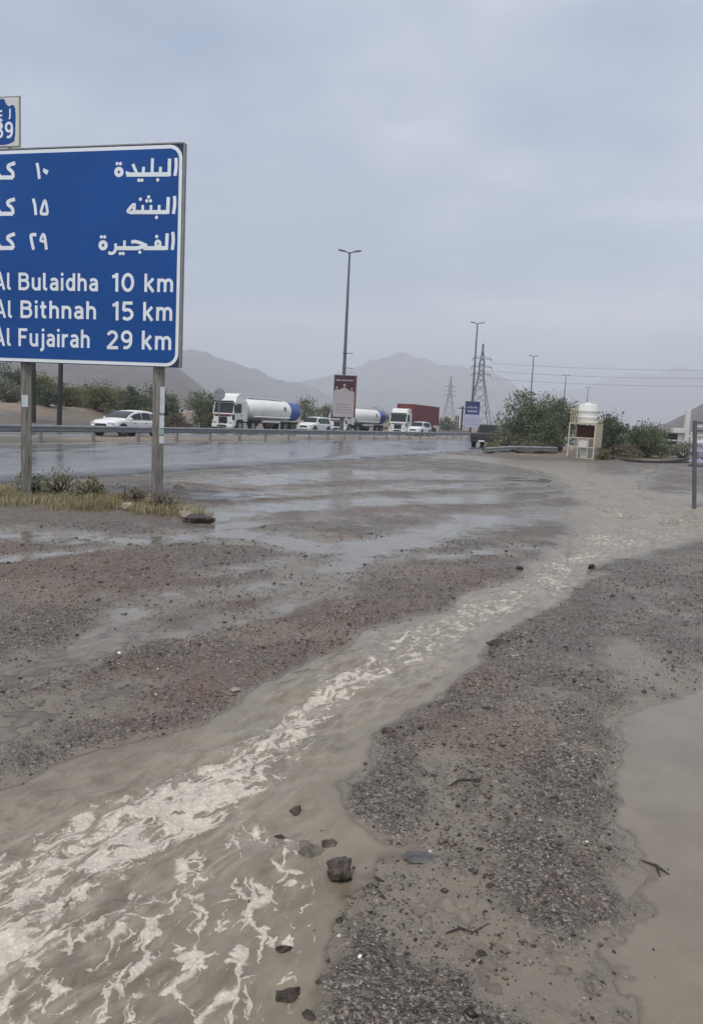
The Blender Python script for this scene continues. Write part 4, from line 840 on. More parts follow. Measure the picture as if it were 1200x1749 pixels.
# route shield above the board
sh = empty('route_sign', (SIGN_O[0], SIGN_O[1], 0)); tag(sh, 'small white route panel with blue shield and number above the big blue sign', 'road sign')
pp = SHIELD_PANEL; x0 = pp[0][0]; x1 = pp[1][0]; z0 = pp[2][1]; z1 = pp[1][1]
MB().prism([(x0, z0), (x1, z0), (x1, z1), (x0, z1)], lambda x, y, t: sp(x, y, t), -0.02, 0.0).build('frame', M['sign_edge'], sh)
MB().prism(rrect(x0+0.02, z0+0.02, x1-0.02, z1-0.02, 0.02, 3), lambda x, y, t: sp(x, y, t), 0.0, 0.004).build('panel', M['panel_white'], sh)
MB().prism([tuple(p) for p in SHIELD], lambda x, y, t: sp(x, y, t), 0.0, 0.008).build('shield', M['sign_blue'], sh)
ik = Ink(0.011); text(ik, '89', SHIELD_TXT[0], SHIELD_TXT[1], SHIELD_TXT[2])
(ax_, az_), (bx_, bz_) = SHIELD_TXT[3], SHIELD_TXT[4]; cxs = (x0+x1)/2
ik.ribbon([Vector((ax_, az_)), Vector((bx_+0.005, bz_+0.02)), Vector((bx_-0.012, bz_))], 0.026)
for dx in (-0.16, -0.19): ik.disc(ax_+dx, az_-0.03, 0.017)
ik.ribbon([Vector(v) for v in ((ax_-0.14, az_-0.1), (ax_-0.19, az_-0.09), (ax_-0.2, az_-0.14), (ax_-0.15, az_-0.17), (ax_-0.2, az_-0.2), (ax_-0.2, az_-0.26), (ax_-0.14, az_-0.28))], 0.024)
ik.build('lettering', sh)
for dx in (0.18, 0.42): MB().prism([(x0+dx, -0.4+SH), (x0+dx+0.05, -0.4+SH), (x0+dx+0.05, z1-0.1), (x0+dx, z1-0.1)], lambda x, y, t: sp(x, y, t), -0.07, -0.033).build('bracket', M['steel'], sh)

# ------------------------------------------------------------------ guardrails
def wbeam(L):
    prof = [(0.0, -0.155), (0.035, -0.13), (0.075, -0.10), (0.075, -0.06), (0.012, -0.025), (0.012, 0.025), (0.075, 0.06), (0.075, 0.10), (0.035, 0.13), (0.0, 0.155)]
    th = [(x-0.012, z) for x, z in prof[::-1]]; ring = prof+th
    mb = MB(); mb.quadstrip([[(x, y, z) for x, z in ring] for y in (0, L)]); me = mb.mesh('beam'); me.materials.append(M['steel']); return me
def cpost(h):
    mb = MB(); mb.box(0, 0, h/2, 0.14, 0.03, h).box(-0.06, 0.05, h/2, 0.02, 0.07, h).box(0.06, 0.05, h/2, 0.02, 0.07, h).box(0.09, 0, h-0.2, 0.05, 0.09, 0.22)
    me = mb.mesh('post'); me.materials.append(M['steel']); return me
def guardrail(p0, p1, bay, label, top=0.78, zf=None, side=1, start=0):
    A = Vector((*p0, 0)); B = Vector((*p1, 0)); d = (B-A); n = max(1, int(d.length/bay)); d.normalize(); rz = math.atan2(-d.x, d.y)
    g = empty('guardrail', (A.x, A.y, 0), 0); tag(g, label, 'guardrail'); bm_ = wbeam(bay+0.12); pm = cpost(top+0.35)
    for i in range(n+1):
        p = A + d*bay*i; z = zf(p.x, p.y) if zf else 0
        if i < n:
            p2 = A + d*bay*(i+1); z2 = zf(p2.x, p2.y) if zf else 0
            o = link_mesh('beam', bm_, g); o.location = (p.x-A.x + d.y*side*(0.12+0.004*(i % 2)), p.y-A.y - d.x*side*(0.12+0.004*(i % 2)), z+top-0.16); o.rotation_euler = (math.atan2(z2-z, bay), 0, rz)
            if side < 0: o.scale = (-1, 1, 1)
        o = link_mesh('post', pm, g); o.location = (p.x-A.x, p.y-A.y, z-0.35); o.rotation_euler = (0, 0, rz)
        if side < 0: o.scale = (-1, 1, 1)
    return g
guardrail((RAIL_C+SL*21, 21), (RAIL_C+SL*103, 103), 3.2, 'long steel guardrail along the median in front of the trucks')
guardrail((7.75, 45.6), (12.35, 46.6), 1.5, 'low bent guardrail under the big green bush', top=0.44, zf=lambda x, y: gz(x, y)-0.03+0.06*math.sin(x*2.1))

# ------------------------------------------------------------------ vehicles
def wheel(parent, x, y, r, w, rimr=0.62, name='wheel'):
    s = 1 if x > 0 else -1
    mb = MB(); n = 24
    prof = [(rimr*r, -w/2), (0.93*r, -w/2), (r, -w/2+0.04), (r, w/2-0.04), (0.93*r, w/2), (rimr*r, w/2)]
    rings = [[(x+ax, y+rr_*math.cos(2*math.pi*k/n), r+rr_*math.sin(2*math.pi*k/n)) for rr_, ax in prof] for k in range(n)]; rings.append(rings[0])
    mb.quadstrip(rings, True, False)
    t = mb.build(name, M['rubber'], parent, 40)
    h = MB(); h.cyl((x+s*(w/2-0.035), y, r), (1, 0, 0), rimr*r+0.004, 0.03, 20); h.cyl((x+s*(w/2-0.012), y, r), (1, 0, 0), rimr*r*0.35, 0.04, 12)
    for k in range(6):
        a = math.pi*k/3; h.box(x+s*(w/2-0.014), y+math.cos(a)*rimr*r*0.55, r+math.sin(a)*rimr*r*0.55, 0.02, rimr*r*0.75, rimr*r*0.2, Matrix.Rotation(a, 3, 'X'))
    h.build('rim', M['rim'], t, 30)
    return t
def quad_pane(name, P, parent, mat, off=0.008, inset=0.0):
    P = [Vector(p) for p in P]; c = sum(P, Vector())/len(P); n = (P[1]-P[0]).cross(P[2]-P[0]).normalized()
    P = [p + (c-p).normalized()*inset for p in P]
    mb = MB(); k = len(P); mb.v = [tuple(p - n*0.02) for p in P] + [tuple(p + n*off) for p in P]
    mb.f = [tuple(range(k))[::-1], tuple(range(k, 2*k))] + [(i, (i+1) % k, k+(i+1) % k, k+i) for i in range(k)]
    return mb.build(name, mat, parent)
def car(name, label, cat, loc, rz, paint, L=4.6, W=1.84, H=1.6, hood=1.0, belt=0.95, nose=0.22, cabin=(0.30, -0.47, 0.08, -0.40), wr=0.34, group=None, box_back=False):
    """y forward; cabin = belt front, belt rear, roof front, roof rear as fractions of L from the middle"""
    e = empty(name, loc, rz); tag(e, label, cat, group); w = W/2; mb = MB(); rings = []
    st = [(-0.5, 0.42, 0.80, 0.84), (-0.485, 0.30, belt-0.02, 0.93), (-0.40, 0.24, belt, 0.99), (-0.15, 0.22, belt+0.01, 1.0), (0.15, 0.22, belt, 1.0), (0.30, 0.22, hood-0.02, 0.99), (0.42, 0.24, hood-0.09, 0.95), (0.485, 0.27, hood-nose, 0.86), (0.5, 0.38, hood-nose-0.10, 0.78)]
    for fy, zb, zt, k in st:
        y = fy*L; hw = w*k
        half = [(0, zb), (hw*0.86, zb), (hw*0.98, zb+0.12), (hw, zb+(zt-zb)*0.5), (hw*0.985, zt-0.09), (hw*0.90, zt-0.015), (hw*0.5, zt+0.015), (0, zt+0.02)]
        ring = [(x, y, z) for x, z in half] + [(-x, y, z) for x, z in half[-2:0:-1]]
        rings.append(ring)
    mb.quadstrip(rings); mb.build('body', paint, e, 38)
    bf, br, rf, rr_ = [c*L for c in cabin]; wb, wt = w*0.93, w*0.72
    key = [(bf+0.12, belt-0.03), (bf, belt+0.04), ((bf+rf)/2, belt+0.04+(H-belt)*0.56), (rf, H-0.05), (rf*0.5+rr_*0.5, H+0.01), (rr_, H-0.06), ((rr_+br)/2, belt+(H-belt)*0.62), (br, belt+0.05), (br-0.08, belt-0.03)]
    prof = []
    for q_ in range(len(key)-1):
        p0, p1, p2, p3 = [np.array(key[min(max(q_+d_, 0), len(key)-1)]) for d_ in (-1, 0, 1, 2)]
        for t_ in (0, 0.25, 0.5, 0.75): prof.append(tuple(0.5*((2*p1) + (p2-p0)*t_ + (2*p0-5*p1+4*p2-p3)*t_**2 + (3*p1-p0-3*p2+p3)*t_**3)))
    prof.append(key[-1]); prof = [(y, max(z, belt-0.03)) for y, z in prof]
    def hw_at(z): return wb + (wt-wb)*min(max((z-belt)/(H-belt), 0), 1.05)
    rings = []
    for y, z in prof:
        a, zz = hw_at(z-0.05), z
        half = [(wb, belt-0.06), (hw_at(belt+(zz-belt)*0.5), belt+(zz-belt)*0.5), (a, zz-0.05), (a*0.9, zz-0.008), (a*0.5, zz+0.012), (0, zz+0.018)]
        rings.append([(x, y, z_) for x, z_ in half] + [(-x, y, z_) for x, z_ in half[-2::-1]])
    cb = MB(); cb.quadstrip(rings); cb.build('cabin', paint, e, 40)
    py = [p[0] for p in prof][::-1]; pz = [p[1] for p in prof][::-1]
    zt_ = lambda y: float(np.interp(y, py, pz))
    def strip_pane(nm, pts, inset):
        m_ = MB(); rg = []
        for y, z in pts:
            a = hw_at(z-0.05)-inset; rg.append([(-a, y, z+0.012), (-a*0.5, y, z+0.022), (0, y, z+0.03), (a*0.5, y, z+0.022), (a, y, z+0.012), (a, y-0.01, z-0.03), (-a, y-0.01, z-0.03)])
        m_.quadstrip(rg); m_.build(nm, M['glass'], e, 40)
    ws = [p for p in prof if rf+0.06 < p[0] < bf-0.03]; strip_pane('windshield', ws, 0.05)
    rw = [p for p in prof if br+0.08 < p[0] < rr_-0.08]; strip_pane('rear_window', rw, 0.10)
    ya_, yb_ = bf-0.42, br+0.38; cuts = [ya_, (ya_+yb_)*0.5+0.22, (ya_+yb_)*0.5-0.62, yb_]
    for s in (-1, 1):
        for c0, c1 in zip(cuts[:-1], cuts[1:]):
            c0, c1 = c0-0.03, c1+0.03; top = [(y, max(zt_(y)-0.12, belt+0.08)) for y in np.linspace(c0, c1, 6)]
            poly = [(c1, belt+0.06), (c0, belt+0.06)] + top
            m_ = MB(); m_.prism(poly, lambda y, z, t: (s*(hw_at(z)+t), y, z), -0.03, 0.012); m_.build('side_window', M['glass'], e)
    ya, yr = 0.31*L, -0.30*L
    for y in (ya, yr):
        for s in (-1, 1):
            MB().cyl((s*(w-0.06), y, wr+0.02), (1, 0, 0), wr*1.17, 0.14, 24).build('wheel_arch', M['black'], e, 40)
            wheel(e, s*(w-0.095), y, wr, 0.23)
    zf = hood-nose-0.06
    MB().box(0, 0.497*L, zf-0.10, W*0.46, 0.06, 0.20, None, 0.02).build('grille', M['black'], e)
    MB().box(0, 0.497*L, 0.36, W*0.62, 0.07, 0.10, None, 0.02).build('air_intake', M['black'], e)
    MB().box(0, 0.507*L, 0.50, 0.5, 0.03, 0.11).build('number_plate', M['sign_white'], e)
    for s in (-1, 1):
        MB().box(s*W*0.355, 0.475*L, zf+0.02, 0.34, 0.20, 0.11, Matrix.Rotation(-s*0.35, 3, 'Z'), 0.03).build('headlight', M['lamp_clear'], e, 40)
        MB().box(s*W*0.36, -0.492*L, belt-0.14, 0.30, 0.10, 0.16, None, 0.03).build('tail_light', M['lamp_red'], e, 40)
        MB().box(s*(wb+0.10), bf*0.72, belt+0.10, 0.20, 0.10, 0.14, None, 0.03).build('mirror', paint, e, 40)
        for y in (0.10*L, -0.12*L): MB().box(s*(w*1.0), y, belt-0.13, 0.03, 0.2, 0.035).build('door_handle', M['chrome'], e)
        MB().box(s*(w*0.985), 0.0, 0.30, 0.05, L*0.42, 0.09).build('sill', M['black'], e)
    return e
HEAD = R(180-23.3)
car('car', 'white hatchback car passing behind the guardrail under the blue sign', 'car', (-13.35, 44.9, 0.06), R(180-24), M['white_paint'], L=4.5, W=1.82, H=1.5, hood=0.98, belt=0.92, cabin=(0.26, -0.47, 0.02, -0.30), group='white cars on the far carriageway')
car('car', 'white sport utility car just right of the first tanker truck', 'car', (-4.35, 81.0, 0.06), R(180-26), M['white_paint'], L=4.7, W=1.86, H=1.72, hood=1.08, belt=1.0, cabin=(0.26, -0.48, 0.08, -0.42), wr=0.37, group='white cars on the far carriageway')
car('car', 'white sport utility car in front of the red container truck', 'car', (8.3, 100.2, 0.06), R(180-24), M['white_paint'], L=4.8, W=1.9, H=1.8, hood=1.12, belt=1.05, cabin=(0.26, -0.48, 0.10, -0.43), wr=0.38, group='white cars on the far carriageway')

def pickup(loc, rz):
    e = empty('pickup_truck', loc, rz); tag(e, 'dark pickup truck driving away beside the big green bush', 'pickup truck'); W, w = 1.86, 0.93; p = M['pickup_dark']
    mb = MB(); rings = []
    for y, zb, zt, k in ((-2.6, 0.5, 1.05, 0.96), (-2.5, 0.42, 1.08, 1), (-0.6, 0.38, 1.08, 1), (0.8, 0.38, 1.08, 1), (1.3, 0.38, 1.06, 1), (2.2, 0.42, 0.98, 0.96), (2.6, 0.5, 0.85, 0.85)):
        hw = w*k; half = [(0, zb), (hw*0.9, zb), (hw, zb+0.12), (hw, zt-0.1), (hw*0.95, zt), (0, zt+0.01)]
        rings.append([(x, y, z) for x, z in half] + [(-x, y, z) for x, z in half[-2:0:-1]])
    mb.quadstrip(rings); mb.build('body', p, e, 38)
    B = [(-0.86, 1.25, 1.04), (0.86, 1.25, 1.04), (0.86, -0.75, 1.04), (-0.86, -0.75, 1.04)]; T = [(-0.68, 0.55, 1.72), (0.68, 0.55, 1.72), (0.68, -0.55, 1.74), (-0.68, -0.55, 1.74)]
    cb = MB(); cb.v = B+T; cb.f = [(0, 1, 5, 4), (1, 2, 6, 5), (2, 3, 7, 6), (3, 0, 4, 7), (4, 5, 6, 7)]; cb.build('cabin', p, e)
    V = [Vector(v) for v in B+T]; L_ = lambda a, b, t: a*(1-t)+b*t
    for nm, a, b, c, d, u0, u1 in (('rear_window', V[3], V[2], V[6], V[7], 0.08, 0.92), ('windshield', V[1], V[0], V[4], V[5], 0.07, 0.93), ('side_window', V[2], V[1], V[5], V[6], 0.1, 0.85), ('side_window', V[0], V[3], V[7], V[4], 0.15, 0.9)):
        f = lambda u, v: L_(L_(a, b, u), L_(d, c, u), v); quad_pane(nm, [f(u0, 0.15), f(u1, 0.15), f(u1, 0.9), f(u0, 0.9)], e, M['glass'])
    MB().box(0, -2.61, 0.82, 1.5, 0.04, 0.42, None, 0.015).build('tailgate', p, e, 40)
    MB().box(0, -2.64, 0.92, 0.3, 0.03, 0.06).build('tailgate_handle', M['black'], e)
    MB().box(0, -2.70, 0.48, 1.75, 0.16, 0.14, None, 0.03).build('rear_bumper', M['black'], e, 40)
    MB().box(0, -2.79, 0.50, 0.46, 0.02, 0.11).build('number_plate', M['sign_white'], e)
    for s in (-1, 1):
        MB().box(s*0.84, -2.60, 0.86, 0.12, 0.08, 0.34, None, 0.02).build('tail_light', M['lamp_dark'], e, 40)
        MB().box(s*1.02, 0.85, 1.14, 0.18, 0.1, 0.2, None, 0.03).build('mirror', M['black'], e, 40)
        for y in (1.65, -1.55):
            MB().cyl((s*(w-0.06), y, 0.42), (1, 0, 0), 0.46, 0.14, 24).build('wheel_arch', M['black'], e, 40); wheel(e, s*(w-0.1), y, 0.38, 0.25)
    return e
pickup((10.4, 59.6, 0.05), R(-21))

def truck_cab(e, H=2.95, roof=3.62, stripe=True):
    """front at y = 0, cab reaches back 2.15 m"""
    W, w = 2.46, 1.23; wp = M['white_paint']
    mb = MB(); prof = [(0.0, 0.55), (0.06, 1.35), (0.02, 1.62), (-0.22, H-0.12), (-0.38, H), (-2.1, H), (-2.15, 0.95), (-1.62, 0.95), (-1.45, 1.12), (-0.62, 1.12), (-0.42, 0.95), (-0.4, 0.55)]
    mb.prism(prof, lambda y, z, t: (t, y, z), -w, w); mb.build('cab', wp, e)
    quad_pane('windshield', [(-w+0.10, 0.015, 1.68), (w-0.10, 0.015, 1.68), (w-0.14, -0.19, H-0.2), (-w+0.14, -0.19, H-0.2)][::-1] if False else [(w-0.10, 0.015, 1.68), (-w+0.10, 0.015, 1.68), (-w+0.14, -0.205, H-0.2), (w-0.14, -0.205, H-0.2)], e, M['glass'], 0.012)
    MB().box(0, 0.0, H-0.10, W-0.1, 0.22, 0.07, Matrix.Rotation(0.4, 3, 'X')).build('sun_visor', M['black'], e)
    if stripe: MB().box(0, 0.055, 1.53, W-0.04, 0.05, 0.09).build('stripe', M['red_stripe'], e)
    MB().box(0, 0.06, 1.42, W-0.5, 0.04, 0.10).build('badge_panel', M['black'], e)
    MB().box(0, 0.045, 1.02, 1.05, 0.09, 0.62, None, 0.04).build('grille', M['grille_dark'], e, 40)
    for k in range(4): MB().box(0, 0.098, 0.82+0.14*k, 0.98, 0.02, 0.035).build('grille_bar', M['black'], e)
    MB().box(0, -0.03, 0.48, W, 0.42, 0.34, None, 0.06).build('bumper', wp, e, 40)
    MB().box(0, 0.19, 0.46, 1.1, 0.03, 0.16).build('bumper_intake', M['black'], e)
    MB().box(0, 0.20, 0.62, 0.5, 0.02, 0.11).build('number_plate', M['sign_white'], e)
    for s in (-1, 1):
        MB().box(s*0.92, 0.03, 0.80, 0.36, 0.14, 0.22, None, 0.04).build('headlight', M['lamp_clear'], e, 40)
        MB().box(s*(w-0.05), -0.03, 1.3, 0.16, 0.2, 0.5, None, 0.03).build('corner_panel', M['black'], e, 40)
        m = MB(); m.box(s*(w+0.22), 0.10, 2.15, 0.13, 0.2, 0.62, None, 0.04).tube([(s*(w-0.05), -0.15, 2.55), (s*(w+0.22), 0.08, 2.52)], 0.025, 6).tube([(s*(w-0.05), -0.05, 1.75), (s*(w+0.22), 0.08, 1.8)], 0.025, 6); m.build('mirror', M['black'], e, 40)
        x = s*(w+0.001)
        P = [(x, -0.20, 1.72), (x, -1.15, 1.72), (x, -1.15, H-0.28), (x, -0.42, H-0.28)]
        quad_pane('side_window', P if s < 0 else P[::-1], e, M['glass'], 0.01)
        for y in (-0.14, -1.28): MB().box(s*(w+0.004), y, 1.95, 0.008, 0.02, 1.5).build('door_seam', M['black'], e)
        MB().box(s*(w+0.012), -1.1, 1.5, 0.03, 0.16, 0.05).build('door_handle', M['black'], e)
        for z in (0.62, 0.88): MB().box(s*(w-0.06), -0.5, z, 0.1, 0.34, 0.05).build('step', M['black'], e)
    fb = MB(); prof2 = [(-0.42, H+0.01), (-0.62, H+0.42), (-1.0, roof-0.06), (-1.25, roof), (-2.05, roof), (-2.05, H+0.01)]
    fb.prism(prof2, lambda y, z, t: (t, y, z), -w*0.9, w*0.9); fb.build('roof_fairing', wp, e)
def tanker(label, loc, rz):
    e = empty('tanker_truck', loc, rz); tag(e, label, 'tanker truck', 'white tanker trucks with blue tail')
    truck_cab(e, 2.85, 3.55)
    L = 12.3
    c = MB()
    for s in (-1, 1): c.box(s*0.42, -1.2-(L-1.2)/2, 0.92, 0.12, L-1.2, 0.26)
    for y in (-2.6, -4.4, -6.6, -8.8, -10.8, -12.0): c.box(0, y, 0.92, 0.8, 0.12, 0.2)
    c.build('chassis', M['chassis'], e)
    def shell(y0, y1, dome0, dome1, rx, rz_, cz, n=28, bulge=()):
        rings = []
        for k in range(6):
            a = R(90*k/5); rings.append((y0 - dome0*(math.sin(a)-1) if dome0 else y0, max(math.sin(a), 0.02) if dome0 else (0.02 if k == 0 else 1)))
        prs = [(y0, 0.02)] + [(y0 - dome0*(1-math.cos(R(18*k))), math.sin(R(18*k))) for k in range(1, 6)] if dome0 else [(y0, 0.02), (y0, 1.0)]
        pre = [(y1 + dome1*(1-math.cos(R(18*k))), math.sin(R(18*k))) for k in range(5, 0, -1)] + [(y1, 0.02)] if dome1 else [(y1, 1.0), (y1, 0.02)]
        mb = MB(); mb.quadstrip([[(rx*s_*math.cos(2*math.pi*k/n), y, cz + rz_*s_*math.sin(2*math.pi*k/n)) for k in range(n)] for y, s_ in sum([[p_] if i_ != len(prs)-1 else [p_] + [(p_[0]+(pre[0][0]-p_[0])*f_, g_) for f_, g_ in bulge] for i_, p_ in enumerate(prs)], []) + pre]); return mb
    tk = shell(-2.55, -9.75, 0.45, 0.0, 1.2, 1.04, 2.12, bulge=((0.25, 1.035), (0.5, 1.05), (0.75, 1.035))).build('tank', M['tank_white'], e, 40)
    shell(-9.70, -12.25, 0.0, 0.75, 1.17, 1.0, 2.10).build('tank_tail', M['tank_blue'], e, 40)
    for y, g_ in ((-4.4, 1.045), (-6.2, 1.055), (-8.0, 1.045), (-9.73, 1.005)):
        rr_ = [(1.2*g_*math.cos(2*math.pi*k/28), y, 2.12+1.04*g_*math.sin(2*math.pi*k/28)) for k in range(29)]
        MB().tube(rr_, 0.02, 5, False).build('band', M['tank_white'], tk, 60)
    wk = MB(); wk.box(0, -6.4, 3.24, 0.75, 6.4, 0.06)
    for s in (-1, 1):
        wk.box(s*0.4, -6.4, 3.30, 0.03, 6.4, 0.10)
    wk.build('walkway', M['tank_white'], e)
    lad = MB()
    for x in (-0.2, 0.2): lad.tube([(x, -12.42, 0.8), (x, -12.42, 2.6), (x, -12.0, 3.2)], 0.025, 6)
    for k in range(8): lad.tube([(-0.2, -12.42, 0.9+0.24*k), (0.2, -12.42, 0.9+0.24*k)], 0.018, 6)
    lad.build('ladder', M['steel'], e, 50)
    for s in (-1, 1):
        MB().tube([(s*1.24, -3.2, 1.45), (s*1.24, -9.4, 1.45)], 0.07, 8).build('hose_tube', M['tank_white'], e, 50)
        MB().cyl((s*1.20, -8.6, 2.35), (1, 0, -s*0.2*s), 0.24, 0.06, 20).build('emblem', M['poster_ink'], tk, 40)
    for y in (-4.0, -6.4, -8.8): MB().cyl((0, y, 3.31), (0, 0, 1), 0.26, 0.12, 16).build('hatch', M['steel'], e, 40)
    for s in (-1, 1):
        MB().box(s*1.05, -6.3, 1.02, 0.2, 3.3, 0.22, None, 0.02).build('side_rail', M['tank_white'], e)
        MB().box(s*0.98, -6.0, 0.72, 0.45, 1.4, 0.42, None, 0.05).build('fuel_tank', M['chassis'], e, 40)
        MB().box(s*1.08, -3.4, 1.15, 0.42, 2.9, 0.05).build('mudguard', M['black'], e)
        MB().box(s*1.08, -9.5, 1.16, 0.42, 3.3, 0.05).build('mudguard', M['tank_white'], e)
        for y in (-1.05, -3.15, -8.75, -10.15): wheel(e, s*1.06, y, 0.52, 0.32, 0.55)
        MB().box(s*0.85, -12.32, 0.85, 0.4, 0.06, 0.16).build('tail_light', M['lamp_red'], e)
    MB().box(0, -12.3, 0.62, 2.3, 0.1, 0.14).build('rear_bumper', M['chassis'], e)
    return e
tanker('white tanker truck with blue tail, the nearer of the two', (-12.5, 72.2, 0.06), R(180-28.5))
tanker('white tanker truck with blue tail, half hidden behind the red billboard', (-2.3, 97.0, 0.06), R(180-28))
def container_truck(loc, rz):
    e = empty('container_truck', loc, rz); tag(e, 'white truck hauling a dark red shipping container', 'truck')
    truck_cab(e, 2.9, 3.5, False)
    c = MB()
    for s in (-1, 1): c.box(s*0.45, -8.2, 1.2, 0.14, 13.4, 0.3)
    c.box(0, -3.2, 0.95, 0.9, 3.8, 0.22); c.build('chassis', M['chassis'], e)
    ct = MB(); y0, y1, z0, z1, w = -2.9, -15.1, 1.38, 4.18, 1.21
    pts = []; n = 44
    for k in range(n*4+1):
        y = y0 + (y1-y0)*k/(n*4); d = (0, 0.04, 0.04, 0)[k % 4]; pts.append((w-d, y))
    ring = pts + [(-x, y) for x, y in pts[::-1]]
    ct.prism(ring, lambda x, y, t: (x, y, t), z0+0.12, z1-0.1); box_ = ct.build('container', M['container_red'], e)
    fr = MB()
    for s in (-1, 1):
        for y in (y0, y1): fr.box(s*(w-0.03), y, (z0+z1)/2, 0.14, 0.14, z1-z0)
        for z in (z0+0.06, z1-0.05): fr.box(s*(w-0.03), (y0+y1)/2, z, 0.13, abs(y1-y0)-0.14, 0.12)
    for y in (y0, y1):
        for z in (z0+0.06, z1-0.05): fr.box(0, y, z, 2*w-0.2, 0.13, 0.12)
    fr.build('frame', M['container_red'], box_)
    MB().box(0, (y0+y1)/2, z1-0.02, 2*w-0.16, abs(y1-y0)-0.2, 0.03).build('roof_panel', M['container_red'], box_)
    for s in (-1, 1):
        for y in (-1.05, -4.6, -11.2, -12.5, -13.8): wheel(e, s*1.06, y, 0.52, 0.32, 0.55)
        MB().box(s*0.95, -3.0, 0.8, 0.5, 1.0, 0.5, None, 0.05).build('fuel_tank', M['chrome'], e, 40)
    return e
container_truck((5.7, 104.0, 0.06), R(180-22.5))

# ------------------------------------------------------------------ lamp posts, banners, small road furniture
def lamp_post(label, x, y, H, group, arms=True, az=R(-68), flat=False, zb=0.1):
    e = empty('street_lamp', (x, y, zb)); tag(e, label, 'street lamp', group)
    MB().tube([(0, 0, 0), (0, 0, H*0.5), (0, 0, H)], [0.19, 0.14, 0.085], 10).build('pole', M['pole_grey'], e, 50)
    MB().box(0, 0, 0.15, 0.5, 0.5, 0.3, None, 0.04).build('base', M['concrete'], e)
    for s in (-1, 1):
        u = Vector((math.cos(az), math.sin(az), 0)); u = Vector((1, 0.0, 0)) if flat else u
        MB().tube([(0, 0, H-0.1), tuple(u*s*0.25+Vector((0, 0, H+0.02))), tuple(u*s*0.42+Vector((0, 0, H+0.06)))], [0.06, 0.05, 0.05], 6).build('arm', M['pole_grey'], e, 50)
        rot = Matrix.Rotation(math.atan2(u.y, u.x), 3, 'Z') @ Matrix.Rotation(-s*0.16, 3, 'Y'); p = u*s*0.66+Vector((0, 0, H+0.11))
        MB().box(p.x, p.y, p.z, 0.62, 0.30, 0.11, rot, 0.04).build('lamp_head', M['pole_grey'], e, 40)
    return e
LG = 'double armed street lamps along the median'
l1 = lamp_post('tall double street lamp standing over the red billboard', -1.23, 67, 15.7, LG, flat=True)
for z in (6.0, 7.25):
    MB().tube([(0.1, 0, z+0.0), (0.75, 0, z-0.02)], 0.03, 6).build('banner_bracket', M['pole_grey'], l1, 50)
    MB().box(0, 0, z, 0.36, 0.36, 0.1, None, 0.02).build('bracket_collar', M['pole_grey'], l1)
lamp_post('double street lamp in line with the lattice pylon', 16.45, 110, 15.95, LG, flat=True)
lamp_post('double street lamp rising behind the big green bush', 34.83, 155, 16.0, LG, flat=True)
lamp_post('double street lamp above the gap between bush and water tank', 54.71, 204, 16.0, LG, flat=True)
lamp_post('farthest double street lamp seen over the white water tank', 73.95, 248, 15.6, LG, flat=True)
